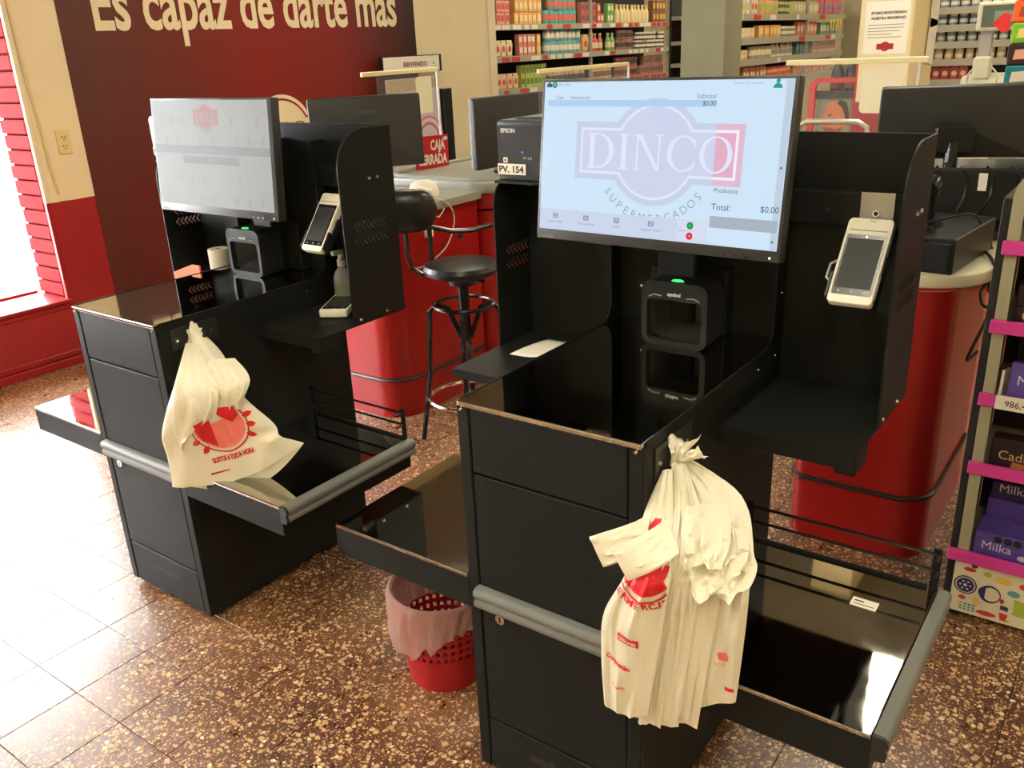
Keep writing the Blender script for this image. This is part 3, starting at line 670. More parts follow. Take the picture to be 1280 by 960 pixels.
# ------------------------------------------------------------------ card terminals
def terminal(label, M, mount=True):
    t = thing('card_terminal', label, 'card terminal', M=M)
    W, H = 0.088, 0.186
    b = MB(); b.prism(rrect(-W / 2, W / 2, -H / 2, H / 2, 0.010, 4), -0.022, 0.0, 'z', bevel=0.003, seg=2)
    b.prism([(-W / 2 + 0.006, H / 2 - 0.05), (W / 2 - 0.006, H / 2 - 0.05), (W / 2 - 0.012, H / 2 + 0.004), (-W / 2 + 0.012, H / 2 + 0.004)], -0.046, -0.004, 'z', bevel=0.008, seg=2)
    b.build('housing', WHITEP, t)
    b = MB(); b.prism(rrect(-0.038, 0.038, -0.076, 0.055, 0.003, 3), -0.0005, 0.0012, 'z'); s_ = b.build('glass_front', BLACKG, t, smooth=0)
    flat(R_(-0.034, 0.034, -0.062, 0.046), 0.0016, mat('dark_lcd', (0.030, 0.031, 0.029), 0.4, spec=0.2), s_, 'display')
    for x in (-0.025, 0.0, 0.025): flat(arc(x, -0.069, 0.0022, 0, 360, 8)[:-1], 0.0017, mat('key_mark', (0.4, 0.4, 0.4), 0.5), s_, 'touch_key')
    flat(arc(0.0, 0.0505, 0.0016, 0, 360, 8)[:-1], 0.0017, CHROME, s_, 'camera_dot'); flat(arc(0.020, 0.0505, 0.0010, 0, 360, 8)[:-1], 0.0017, glow('red_dot', (220, 40, 30), 1.0), s_, 'status_dot')
    b = MB(); b.box(-0.036, 0.036, 0.064, 0.066, -0.001, 0.0006); b.build('paper_slot', mat('slot_grey', (0.3, 0.29, 0.26), 0.5), t, smooth=0)
    text('PAX', Matrix.Translation((0.004, 0.084, 0.0004)), mat('slot_grey', (0.3, 0.29, 0.26), 0.5), t, size=0.006)
    if mount:
        b = MB(); b.box(-0.047, 0.047, -0.088, 0.02, -0.034, -0.010, bevel=0.004); b.box(-0.049, -0.044, -0.085, -0.03, -0.02, 0.002, bevel=0.001); b.box(0.044, 0.049, -0.085, -0.03, -0.02, 0.002, bevel=0.001); b.build('holder', BLACKP, t)
        b = MB(); b.tube([(0, -0.01, -0.03), (0, 0.01, -0.06), (0, 0.035, -0.095)], 0.012, 10); b.build('mount_arm', BLACKP, t)
        b = MB(); b.tube([(-0.046, 0.0, -0.012), (-0.060, -0.004, -0.02), (-0.064, -0.03, -0.03), (-0.048, -0.045, -0.03)], 0.003, 6); b.build('security_loop', mat('grey_wire', (0.35, 0.34, 0.3), 0.4), t)
    return t
terminal('white card terminal with dark screen on the near kiosk, right of its monitor', frame((0.190, 0.538, 1.176), -0.4, 38.4))
terminal('white card terminal with dark screen held upright on the far kiosk', frame((-1.335, 0.517, 1.143), -0.7, 36.8))
terminal('white card terminal lying flat on the far kiosk shelf', axes((-1.345, 0.565, 0.8875), (-0.86, -0.50, 0.0), (0.48, -0.84, -0.02)) @ Matrix.Rotation(PI, 4, 'Z'), False)
# small objects on the kiosks
t = thing('spray_bottle', 'small clear spray bottle standing behind the flat card terminal', 'bottle', (-1.395, 0.63, 0.860))
b = MB(); b.lathe([(0, 0), (0.028, 0), (0.030, 0.006), (0.030, 0.085), (0.022, 0.105), (0.012, 0.115), (0.012, 0.125), (0, 0.125)], (0, 0, 0), 18); b.build('body', mat('cloudy_plastic', (0.62, 0.62, 0.55), 0.25, trans=0.6, ior=1.3), t)
b = MB(); b.lathe([(0.0135, 0.120), (0.0135, 0.140), (0.009, 0.145), (0.009, 0.160), (0, 0.160)], (0, 0, 0), 14); b.box(-0.008, 0.008, -0.035, 0.008, 0.158, 0.172, bevel=0.003); b.build('pump', mat('white_pump', (0.6, 0.58, 0.5), 0.4), t)
b = MB(); b.lathe([(0.0305, 0.02), (0.0308, 0.02), (0.0308, 0.07), (0.0305, 0.07)], (0, 0, 0), 18); b.build('label_band', mat('dull_green_label', srgb(120, 128, 104), 0.6), t)
t = thing('paper_roll', 'white receipt paper roll standing behind the far kiosk worktop', 'paper roll', (-2.01, 0.625, 0.860))
b = MB(); b.lathe([(0.009, 0), (0.036, 0), (0.037, 0.002), (0.037, 0.118), (0.036, 0.12), (0.009, 0.12)], (0, 0, 0), 24); b.lathe([(0.009, 0.12), (0.009, 0)], (0, 0, 0), 24); b.build('paper', PAPER, t)
b = MB(); b.lathe([(0.009, 0.0), (0.009, 0.119), (0.007, 0.119), (0.007, 0.0)], (0, 0, 0), 16); b.build('core', mat('card_core', srgb(150, 120, 80), 0.8), t)
b = MB(); b.prism([(-2.03, 0.862), (-1.888, 0.862), (-1.888, 0.966), (-1.93, 0.966), (-2.04, 0.930)], 0.455, 0.461, 'y'); b.build('folded_flyer', mat('orange_card', srgb(236, 96, 30), 0.6), None, 'orange card leaning behind the far kiosk worktop', 'card')
def slip(u, v):
    x = -0.585 + (u - 0.5) * 0.085; y = 0.55 + (v - 0.5) * 0.15
    return (x + 0.02 * (v - 0.5), y, 0.8615 + 0.006 * (u ** 3) + 0.003 * math.sin(v * PI))
b = MB(); b.grid(slip, 8, 8); o = b.build('receipt_slip', PAPER, None, 'small white paper slip lying on the near kiosk left shelf', 'paper')
sm = o.modifiers.new('thickness', 'SOLIDIFY'); sm.thickness = 0.0006
b = MB(); b.box(0.285, 0.335, 0.345, 0.375, 0.5226, 0.5236, M=None); stc = b.build('tray_sticker', PAPER, None, 'small white sticker on the near kiosk steel tray', 'sticker', smooth=0)
b = MB(); b.box(0.290, 0.308, 0.362, 0.366, 0.5236, 0.5239); b.box(0.290, 0.330, 0.352, 0.354, 0.5236, 0.5239); b.build('sticker_print', INK, stc, smooth=0)

# ================================================================== CARRIER BAGS
BAG = mat('white_bag_film', srgb(250, 245, 224), 0.38, var=0.03, vscale=30, bump=0.25, bscale=45, tl=0.22)
BAGR = mat('red_bag_print', srgb(206, 28, 36), 0.4, var=0.08, vscale=60)
BAGP = mat('pale_red_bag_print', srgb(232, 120, 110), 0.4, var=0.08, vscale=60)
def interp(pts, t):
    n = len(pts) - 1; x = min(max(t, 0), 1) * n; i = min(int(x), n - 1); f = x - i
    P = [Vector(pts[max(i - 1, 0)]), Vector(pts[i]), Vector(pts[i + 1]), Vector(pts[min(i + 2, n)])]
    return 0.5 * (2 * P[1] + (P[2] - P[0]) * f + (2 * P[0] - 5 * P[1] + 4 * P[2] - P[3]) * f * f + (3 * P[1] - P[0] - 3 * P[2] + P[3]) * f ** 3)
def tri(x): x = x % 1.0; return abs(2 * x - 1) * 2 - 1
def bag_sheet(name, parent, L, R, nrm, pleats=3, amp=0.012, thick=0.012, seed=0, off=0.0, nu=34, nv=30, sag=0.0, jag=0.0, crumple=0.004, label=None, mouth=0.0):
    nrm = Vector(nrm).normalized(); rnd = random.Random(seed); ph = [rnd.random() for _ in range(8)]
    # a few uneven folds that run down the sheet, each with its own place, width, slant and depth
    folds = [(rnd.random(), rnd.uniform(-0.22, 0.22), rnd.uniform(0.05, 0.16), rnd.uniform(0.4, 1.0) * rnd.choice((1, 1, -1)), rnd.uniform(0, 0.45), rnd.uniform(0.55, 1.1)) for _ in range(pleats * 3)]
    # crease facets: random planes blended like crumpled film
    facets = [(rnd.uniform(0, 1), rnd.uniform(0, 1), rnd.uniform(0, PI), rnd.uniform(0.10, 0.30)) for _ in range(14)]
    def pt(u, v, side):
        p = interp(L, v).lerp(interp(R, v), u)
        ramp = min(1, 0.3 + v * 1.6); a = 0
        for c, sl, wd, dp, v0, v1 in folds:
            t_ = abs(u - c - sl * (v - 0.5)) / wd
            if t_ < 1: a += dp * (1 - t_) * max(0, min(1, (v - v0) * 5)) * max(0, min(1, (v1 - v) * 4))
        a *= amp * ramp
        c = 0
        for fu, fv, fa, fw in facets:
            du, dv = u - fu, v - fv; q = abs(du * math.cos(fa) + dv * math.sin(fa)) / 0.10; r_ = (du * du + dv * dv) ** 0.5 / fw
            if q < 1 and r_ < 1: c += (1 - q) * (1 - r_)
        c *= crumple * 1.6
        bulge = thick * math.sin(PI * u) ** 0.6 * (0.35 + 0.65 * math.sin(PI * min(1, v * 0.8 + 0.12)))
        d = off + (a + c + bulge if side == 0 else 0.55 * a - bulge * 0.7)
        z = 0
        if v > 0.85: z = -(v - 0.85) / 0.15 * (sag * math.sin(PI * u) + jag * (math.sin(u * 7 + ph[6] * 6) + 0.4 * tri(u * 3.3 + ph[7])) * 0.7)
        if side == 1 and v > 0.8: z -= (v - 0.8) / 0.2 * mouth * math.sin(PI * u) * (0.3 + u)
        return p + nrm * d + Vector((0, 0, z))
    b = MB()
    def ring(u, v):
        return pt(u * 2, v, 0) if u <= 0.5 else pt(2 - u * 2, v, 1)
    b.grid(ring, nu * 2, nv, closed_u=True)
    bmesh.ops.triangulate(b.bm, faces=b.bm.faces)
    return b.build(name, BAG, parent, label=label, smooth=28)
def decal(target, me, M, direction, mt, parent, off=0.002, name='print', maxlen=0.012):
    bm = bmesh.new(); bm.from_mesh(me); bpy.data.meshes.remove(me)
    bmesh.ops.triangulate(bm, faces=bm.faces); bm.transform(M)
    for _ in range(5):
        es = [e for e in bm.edges if e.calc_length() > maxlen]
        if not es: break
        bmesh.ops.subdivide_edges(bm, edges=es, cuts=1); bmesh.ops.triangulate(bm, faces=bm.faces)
    tm = target.data; bvh = BVHTree.FromPolygons([v.co for v in tm.vertices], [p.vertices[:] for p in tm.polygons])
    d = Vector(direction).normalized(); dead = []
    for v in bm.verts:
        h = bvh.ray_cast(v.co - d * 0.4, d, 1.0)
        if h[0] is None: dead.append(v)
        else: v.co = h[0] - d * off
    bmesh.ops.delete(bm, geom=dead, context='VERTS')
    out = bpy.data.meshes.new(name); bm.to_mesh(out); bm.free(); out.materials.append(mt)
    return obj(name, out, parent)
def poly_me(pts):
    b = MB(); b.poly([(p[0], p[1], 0) for p in pts]); return b.mesh('print', [], 0)

t = thing('carrier_bag_bundle', 'thick bundle of white plastic carrier bags hanging on the near kiosk side', 'plastic bags')
NB = (0.25, -0.95, 0.1)
back = bag_sheet('bag', t, [(0.003, 0.100, 0.879), (0.024, 0.061, 0.811), (0.05, -0.045, 0.755), (0.03, -0.05, 0.64), (0.018, -0.05, 0.524), (0.020, -0.05, 0.430)],
          [(0.035, 0.100, 0.886), (0.140, 0.095, 0.842), (0.195, 0.02, 0.80), (0.216, -0.04, 0.74), (0.215, -0.05, 0.64), (0.207, -0.05, 0.515)], NB, 3, 0.012, 0.014, 1, -0.012, jag=0.006, crumple=0.006)
# the bags of the stack show as overlapping sheets with their own side edges
for k in range(6):
    f_ = k / 5; dz = (0.0, 0.012, -0.006, 0.006, -0.012, 0.010)[k]
    mid = bag_sheet('bag', t, [(0.010, 0.100, 0.880), (0.034, 0.060, 0.815), (0.080 - 0.004 * k, -0.045, 0.768), (0.070 - 0.004 * k, -0.05, 0.684), (0.058 - 0.004 * k, -0.05, 0.571), (0.034 - 0.002 * k, -0.05, 0.424 + dz)],
          [(0.032, 0.100, 0.884), (0.080 - 0.006 * k, 0.060, 0.828), (0.162 - 0.015 * k, -0.033, 0.797), (0.172 - 0.018 * k, -0.05, 0.745), (0.160 - 0.018 * k, -0.05, 0.620), (0.140 - 0.017 * k, -0.05, 0.436 + dz)], NB, 2, 0.007, 0.004, 20 + k, 0.002 + 0.0055 * k, jag=0.005, crumple=0.006, nu=26, nv=24)
frn = bag_sheet('bag', t, [(-0.004, 0.100, 0.869), (-0.010, 0.045, 0.812), (0.004, -0.045, 0.742), (-0.040, -0.05, 0.641), (-0.046, -0.05, 0.548), (-0.040, -0.05, 0.436)],
          [(0.016, 0.100, 0.876), (0.039, 0.060, 0.816), (0.087, -0.045, 0.770), (0.080, -0.05, 0.684), (0.066, -0.05, 0.571), (0.050, -0.05, 0.452)], NB, 2, 0.005, 0.012, 3, 0.042, sag=0.008, crumple=0.005)
bag_sheet('handle', t, [(0.015, 0.010, 0.822), (-0.022, -0.030, 0.806), (-0.072, -0.05, 0.782)], [(0.030, -0.03, 0.790), (0.000, -0.05, 0.758), (-0.044, -0.05, 0.728)], NB, 1, 0.003, 0.006, 4, 0.030, nu=14, nv=12, crumple=0.003)
bag_sheet('handle', t, [(0.044, 0.030, 0.826), (0.018, -0.02, 0.808), (-0.022, -0.048, 0.788)], [(0.092, -0.02, 0.800), (0.062, -0.048, 0.772), (0.014, -0.05, 0.734)], NB, 1, 0.003, 0.006, 5, 0.058, nu=14, nv=12, crumple=0.003)
for k, (dx, dz, sd) in enumerate(((0.0, 0.0, 6), (-0.030, 0.012, 16), (0.016, -0.020, 26), (-0.012, -0.028, 36))):
    bag_sheet('handle', t, [(0.072 + dx * 0.5, 0.060, 0.822 + dz * 0.3), (0.112 + dx, -0.010, 0.800 + dz), (0.140 + dx, -0.05, 0.762 + dz)], [(0.140 + dx * 0.5, 0.08, 0.834 + dz * 0.3), (0.192 + dx, 0.020, 0.806 + dz), (0.202 + dx, -0.045, 0.786 + dz)], NB, 4, 0.014, 0.010, sd, 0.012 + 0.009 * k, nu=26, nv=18, jag=0.010, crumple=0.012)
bag_sheet('knot', t, [(0.002, 0.098, 0.868), (0.006, 0.10, 0.895), (-0.006, 0.10, 0.916)], [(0.036, 0.098, 0.876), (0.036, 0.10, 0.902), (0.062, 0.10, 0.935)], NB, 3, 0.008, 0.012, 7, 0.006, nu=16, nv=10, jag=-0.014)
bag_sheet('knot', t, [(0.020, 0.098, 0.885), (0.036, 0.10, 0.905), (0.050, 0.10, 0.915)], [(0.030, 0.098, 0.880), (0.050, 0.10, 0.892), (0.078, 0.10, 0.905)], NB, 2, 0.005, 0.006, 8, 0.010, nu=12, nv=8, jag=-0.01)
# prints on the front bag
DY = (0.0, 1.0, 0.0)
XZp = lambda x, z, a=0: axes((x, -0.3, z), (1, 0, 0), (0, 0, 1)) @ Matrix.Rotation(math.radians(a), 4, 'Z')
decal(frn, poly_me(arc(0, 0, 0.052, 195, 350, 20) + [(0.05, 0.04), (-0.02, 0.045)]), XZp(0.052, 0.772, 4), DY, BAGR, t)
decal(frn, poly_me([(0.050 * math.cos(math.radians(a)) * k, 0.060 * math.sin(math.radians(a)) * k) for a, k in [(a, 1.02) for a in range(195, 345, 8)] + [(a, 1.09) for a in range(344, 194, -8)]]), XZp(0.052, 0.770, 4), DY, BAGR, t)
decal(frn, poly_me([(-0.03, 0.0), (0.02, 0.0), (0.022, 0.006), (-0.02, 0.006)]), XZp(0.048, 0.772, 10), DY, mat('bag_print_white', srgb(244, 232, 210), 0.4), t, 0.0035)
gl = []
word = 'SUPERMERCADOS'
for i, ch in enumerate(word):
    a = math.radians(196 + (330 - 196) * i / (len(word) - 1)); me = text_mesh(ch, 0.0185, bold=0.0006)
    me.transform(Matrix.Translation((0.075 * math.cos(a), 0.075 * math.sin(a), 0)) @ Matrix.Rotation(a + PI / 2, 4, 'Z')); gl.append(me)
bmw = bmesh.new()
for g_ in gl: bmw.from_mesh(g_); bpy.data.meshes.remove(g_)
me = bpy.data.meshes.new('print'); bmw.to_mesh(me); bmw.free()
decal(frn, me, XZp(0.050, 0.766, 3), DY, BAGR, t)
decal(frn, poly_me(R_(-0.022, 0.022, -0.008, 0.008)), XZp(0.026, 0.615, 0), DY, BAGR, t)
decal(frn, text_mesh('OSSONIS', 0.011, width=0.038, bold=0.0003, height=1.0), XZp(0.026, 0.6115, 0), DY, mat('bag_print_white', srgb(244, 232, 210), 0.4), t, 0.0035)
decal(frn, text_mesh('Compromiso', 0.013, width=0.052, bold=0.0006, height=1.0), XZp(0.004, 0.553, -12), DY, BAGR, t)
decal(frn, text_mesh('reciclable', 0.007, bold=0.0003), XZp(0.006, 0.505, -8), DY, BAGP, t)
decal(mid, poly_me([(-0.012, -0.02), (0.014, 0.02), (-0.004, 0.028), (-0.016, 0.01)]), XZp(0.096, 0.752), DY, BAGR, t)
decal(back, poly_me(arc(0, 0, 0.010, 0, 360, 16)[:-1]), XZp(0.183, 0.615), DY, BAGP, t)
decal(back, text_mesh('ECO', 0.010), XZp(0.178, 0.592), DY, BAGP, t)
decal(back, poly_me(R_(-0.008, 0.008, -0.004, 0.004)), XZp(0.194, 0.545), DY, BAGR, t)

t = thing('carrier_bag', 'single printed white plastic bag hanging on the far kiosk over its tray', 'plastic bag')
NB2 = (0.5, -0.87, 0.1)
b2 = bag_sheet('bag', t, [(-1.462, 0.106, 0.906), (-1.455, 0.085, 0.864), (-1.395, -0.015, 0.785), (-1.431, -0.042, 0.671), (-1.433, -0.043, 0.585), (-1.432, -0.044, 0.502)],
          [(-1.434, 0.124, 0.905), (-1.354, 0.128, 0.846), (-1.226, 0.076, 0.775), (-1.163, 0.112, 0.694), (-1.145, 0.123, 0.655), (-1.096, 0.152, 0.632)], NB2, 3, 0.010, 0.024, 11, 0.004, nu=44, nv=40, sag=0.040, crumple=0.008, mouth=0.05)
bag_sheet('bag_fold', t, [(-1.462, 0.107, 0.876), (-1.385, 0.001, 0.79), (-1.395, -0.015, 0.680), (-1.388, -0.013, 0.618)], [(-1.430, 0.125, 0.873), (-1.275, 0.059, 0.806), (-1.284, 0.043, 0.722), (-1.330, 0.022, 0.700)], NB2, 3, 0.008, 0.010, 12, 0.036, nu=24, nv=22, jag=0.006)
bag_sheet('handle', t, [(-1.377, 0.085, 0.845), (-1.285, 0.056, 0.808), (-1.260, 0.064, 0.742)], [(-1.300, 0.14, 0.850), (-1.203, 0.108, 0.818), (-1.222, 0.075, 0.748)], NB2, 3, 0.010, 0.010, 13, 0.034, nu=20, nv=18, jag=0.012)
bag_sheet('knot', t, [(-1.466, 0.100, 0.872), (-1.462, 0.104, 0.893), (-1.470, 0.104, 0.915)], [(-1.430, 0.120, 0.876), (-1.434, 0.124, 0.896), (-1.424, 0.126, 0.922)], NB2, 2, 0.006, 0.008, 14, 0.008, nu=16, nv=10, jag=-0.02)
D2 = (-0.5, 0.866, 0.0)
P2 = lambda x, y, z, a=0: axes((x + 0.15, y - 0.26, z), (0.866, 0.5, 0), (0, 0, 1)) @ Matrix.Rotation(math.radians(a), 4, 'Z')
decal(b2, poly_me(arc(0, 0, 0.058, 170, 385, 24, ry=0.052)), P2(-1.283, 0.045, 0.690, 14) @ Matrix.Scale(1.2, 4), D2, BAGP, t)
decal(b2, poly_me([(-0.056, 0.02), (-0.05, -0.02), (-0.022, -0.045), (-0.012, 0.03)]), P2(-1.283, 0.045, 0.690, 14) @ Matrix.Scale(1.2, 4), D2, BAGR, t, 0.0035)
decal(b2, poly_me([(0.012, 0.028), (0.035, 0.005), (0.055, 0.02), (0.05, 0.04), (0.0, 0.05)]), P2(-1.283, 0.045, 0.690, 14) @ Matrix.Scale(1.2, 4), D2, BAGR, t, 0.0035)
decal(b2, poly_me([(0.064 * math.cos(math.radians(a)) * k, 0.058 * math.sin(math.radians(a)) * k) for a, k in [(a, 1.0) for a in range(175, 392, 8)] + [(a, 1.06) for a in range(388, 174, -8)]]), P2(-1.283, 0.045, 0.690, 14) @ Matrix.Scale(1.2, 4), D2, BAGR, t)
for a in (200, 222, 330, 352, 372):
    ar = math.radians(a); c_ = (0.072 * math.cos(ar), 0.068 * math.sin(ar))
    decal(b2, poly_me([(c_[0] + 0.013 * math.cos(ar + q) * s_, c_[1] + 0.013 * math.sin(ar + q) * s_) for q, s_ in ((0, 1), (0.9, 0.6), (2.2, 0.6), (PI, 0.9), (4.1, 0.6), (5.4, 0.6))]), P2(-1.283, 0.045, 0.690, 14) @ Matrix.Scale(1.2, 4), D2, BAGR, t)
decal(b2, text_mesh('GUSTOS A TODA HORA', 0.020, width=0.130, bold=0.001, height=1.0), P2(-1.262, 0.056, 0.598, 17), D2, BAGR, t)
decal(b2, poly_me([(-0.03, 0.0), (0.03, 0.006), (0.03, 0.009), (-0.03, 0.006)]), P2(-1.30, 0.03, 0.548, 12), D2, BAGR, t)

# ================================================================== WASTE BASKET
t = thing('waste_basket', 'red perforated plastic waste basket with liner under the near kiosk', 'waste basket', (-0.725, 0.235, 0))
prof = [(0.0, 0.004), (0.100, 0.004), (0.102, 0.0)] + [(0.102 + 0.033 * i / 22, 0.006 + 0.264 * i / 22) for i in range(1, 23)]
def hole(i, k): return i >= 10 and i < 22 and i % 2 == 0 and k % 2 == 0
b = MB(); b.lathe(prof, (0, 0, 0), 72, hole); o = b.build('basket', REDS, t); sm = o.modifiers.new('thickness', 'SOLIDIFY'); sm.thickness = 0.0025
b = MB(); b.tube([(0.136 * math.cos(a * PI / 24), 0.136 * math.sin(a * PI / 24), 0.271) for a in range(48)], 0.0045, 8, closed=True); b.build('rim', REDS, t)
LIN = mat('thin_liner_film', srgb(244, 226, 220), 0.35, var=0.04, vscale=30, tl=0.35, alpha=0.5)
rl = random.Random(5); hem = [0.10 + 0.05 * rl.random() for _ in range(40)]
def liner(u, v):
    a = u * 2 * PI; k = int(u * 40) % 40; f = u * 40 - int(u * 40); h = hem[k] * (1 - f) + hem[(k + 1) % 40] * f
    h = 0.035 + 0.125 * (0.5 + 0.5 * math.cos(a - math.radians(232))) ** 1.6 + (h - 0.12) * 0.7
    cr = 0.004 * math.sin(a * 17) + 0.003 * math.sin(a * 29 + v * 9)
    if v < 0.35: z = 0.272 - (0.35 - v) / 0.35 * 0.10; r = 0.126 - 0.012 * (0.35 - v) / 0.35 + cr * 0.5
    elif v < 0.45: q = (v - 0.35) / 0.1; z = 0.272 + 0.009 * math.sin(q * PI); r = 0.126 + 0.017 * q
    else: q = (v - 0.45) / 0.55; z = 0.272 - q * h; r = 0.143 + 0.006 * q - 0.012 * q * q + cr * (0.6 + q)
    return (r * math.cos(a), r * math.sin(a), z)
b = MB(); b.grid(liner, 120, 26, closed_u=True); b.build('liner', LIN, t, 'thin translucent bag liner', smooth=30)

# ================================================================== STAFFED CHECKOUT COUNTERS
def rounded(x0, x1, y0, y1, rs, n=8):   # rs: radii of corners (x1y1, x0y1, x0y0, x1y0)
    q = []
    for (cx, cy, a, r, sx, sy) in ((x1, y1, 0, rs[0], -1, -1), (x0, y1, 90, rs[1], 1, -1), (x0, y0, 180, rs[2], 1, 1), (x1, y0, 270, rs[3], -1, 1)):
        q += arc(cx + sx * r, cy + sy * r, r, a, a + 90, n) if r > 0 else [(cx, cy)]
    return q
def strip_path(o, z, d=0.004):
    return [(x, y, z) for x, y in o]
# behind the far kiosk
c2 = thing('checkout_counter', 'red staffed checkout counter with grey tops behind the bar stool', 'counter', (0, 0, 0), 0, 'red checkout counters')
oa = rounded(-2.62, -2.0, 1.46, 2.10, (0.02, 0.12, 0.14, 0.14))
b = MB(); b.prism(oa, 0.0, 0.93, 'z'); b.build('front_body', REDL, c2, smooth=30)
b = MB(); b.tube(strip_path(rounded(-2.624, -1.996, 1.456, 2.10, (0.02, 0.12, 0.144, 0.144)), 0.185), 0.008, 6, closed=True); b.build('rubbing_strip', BLACKP, c2)
b = MB(); b.prism(rounded(-2.64, -1.97, 1.43, 2.10, (0.02, 0.14, 0.16, 0.16)), 0.93, 0.965, 'z', bevel=0.006, seg=2); b.build('front_top', GREYT, c2)
b = MB(); b.prism(rounded(-2.62, -1.955, 2.12, 4.0, (0.1, 0.1, 0.1, 0.10)), 0.0, 0.86, 'z'); b.build('rear_body', REDL, c2, smooth=30)
b = MB(); b.prism(rounded(-2.64, -1.92, 2.105, 4.02, (0.1, 0.1, 0.1, 0.12)), 0.872, 0.945, 'z', bevel=0.004); b.build('rear_apron', REDL, c2, smooth=30)
b = MB(); b.prism(rounded(-2.66, -1.90, 2.09, 4.04, (0.1, 0.1, 0.12, 0.14)), 0.945, 1.0, 'z', bevel=0.012, seg=3); b.build('rear_top', GREYT, c2)
b = MB(); b.tube(strip_path(rounded(-2.62, -1.94, 2.13, 4.0, (0.1, 0.1, 0.1, 0.12)), 1.004), 0.014, 8, closed=True); b.build('top_rim', GREYT, c2)
b = MB(); b.lathe([(0, 0.002), (0.02, 0.002), (0.022, 0)], (0, 0, 0), 14); b.xf(axes((-1.999, 1.95, 0.78), (0, 1, 0), (0, 0, 1))); b.build('cable_hole', INK, c2)
b = MB(); b.box(-1.999, -1.975, 1.69, 1.735, 0.815, 0.845, bevel=0.003); b.build('small_box', WHITEP, c2)
# behind the near kiosk
c1 = thing('checkout_counter', 'red staffed checkout counter with cream top behind the near kiosk', 'counter', (0, 0, 0), 0, 'red checkout counters')
DRED = mat('dark_red_laminate', srgb(150, 14, 16), 0.42, var=0.07)
b = MB(); b.prism(rounded(-0.20, 0.225, 1.44, 2.05, (0.0, 0.0, 0.05, 0.10)), 0.0, 0.885, 'z'); b.build('end_body', REDL, c1, smooth=30)
b = MB(); b.prism(rounded(-0.24, 0.222, 2.05, 4.6, (0.0, 0.0, 0.0, 0.0)), 0.0, 0.885, 'z'); b.build('long_body', mat('red_laminate_sheen', srgb(202, 88, 64), 0.25, var=0.2, vscale=4), c1, smooth=0)  # pinkish tone puts the bright reflection on the red side into its colour
b = MB(); b.tube(strip_path(rounded(-0.204, 0.229, 1.436, 2.05, (0.0, 0.0, 0.054, 0.104)), 0.215), 0.008, 6, closed=True); b.build('rubbing_strip', BLACKP, c1)
b = MB(); b.prism(rounded(-0.26, 0.285, 1.465, 4.6, (0.0, 0.0, 0.08, 0.20)), 0.885, 0.925, 'z', bevel=0.008, seg=2); b.build('top', mat('cream_laminate', srgb(226, 216, 184), 0.35), c1)
b = MB(); b.lathe([(0, 0.004), (0.008, 0.004), (0.012, 0)], (0, 0, 0), 10); b.xf(axes((0.223, 2.3, 0.42), (0, 1, 0), (0, 0, 1))); b.build('bolt', INK, c1)
b = MB(); b.lathe([(0, 0.004), (0.008, 0.004), (0.012, 0)], (0, 0, 0), 10); b.xf(axes((0.223, 2.42, 0.50), (0, 1, 0), (0, 0, 1))); b.build('bolt', INK, c1)

# ---- stool
t = thing('bar_stool', 'black padded bar stool with backrest beside the red counter', 'stool', (-1.61, 1.475, 0))
VIN = mat('black_vinyl', (0.016, 0.015, 0.014), 0.30, var=0.1, bump=0.1, bscale=300)
b = MB(); b.lathe([(0, 0.742), (0.14, 0.742), (0.156, 0.752), (0.160, 0.768), (0.150, 0.785), (0.10, 0.797), (0, 0.802)], (0, 0, 0), 36); b.build('seat', VIN, t)
b = MB(); b.cyl((0, 0, 0.46), (0, 0, 0.742), 0.024, 0.024, 16); b.cyl((0, 0, 0.70), (0, 0, 0.742), 0.06, 0.075, 16); b.box(0.02, 0.11, -0.012, 0.012, 0.712, 0.727, bevel=0.004); b.build('column', BLACKG, t)
for a in (35, 125, 215, 305):
    ca, sa = math.cos(math.radians(a)), math.sin(math.radians(a))
    b = MB(); b.tube([(0.02 * ca, 0.02 * sa, 0.47), (0.07 * ca, 0.07 * sa, 0.60), (0.115 * ca, 0.115 * sa, 0.615), (0.145 * ca, 0.145 * sa, 0.585), (0.165 * ca, 0.165 * sa, 0.30), (0.215 * ca, 0.215 * sa, 0.008)], 0.011, 8); b.build('leg', BLACKG, t)
b = MB(); b.tube([(0.172 * math.cos(a * PI / 20), 0.172 * math.sin(a * PI / 20), 0.205) for a in range(40)], 0.009, 8, closed=True); b.build('foot_ring', CHROME, t, 'worn chrome foot ring')
b = MB(); b.tube([(0.125 * math.cos(a * PI / 20), 0.125 * math.sin(a * PI / 20), 0.612) for a in range(40)], 0.008, 8, closed=True); b.build('upper_ring', BLACKG, t)
# backrest: a fat rounded cushion left of the seat, carried by bent tubes
AX = Vector((0.86, 0.51, 0)); BC = Vector((-0.215, -0.130, 1.0)); BN = Vector((-0.51, 0.86, 0))
def cushion(u, v):
    a = v * 2 * PI; e_ = abs(u - 0.5) * 2; k = max(0.02, (1 - e_ ** 5)) ** 0.5
    return BC + AX * ((u - 0.5) * 0.32) + BN * (0.045 * math.cos(a) * k + 0.04 * e_ * e_) + Vector((0, 0, 0.088 * math.copysign(abs(math.sin(a)) ** 0.75, math.sin(a)) * k))
b = MB(); b.grid(cushion, 26, 25); b.build('backrest', VIN, t, smooth=60)
for s_ in (0.02, 0.12):
    q = BC + AX * s_ + BN * 0.05
    b = MB(); b.tube([(q.x * 0.15, q.y * 0.15 + 0.01, 0.735), (q.x * 0.75, q.y * 0.75, 0.733), (q.x * 0.95, q.y * 0.95, 0.76), (q.x, q.y, 0.82), (q.x, q.y, 0.98)], 0.010, 8); b.build('back_tube', BLACKG, t)
q = BC + AX * 0.13 + BN * 0.05
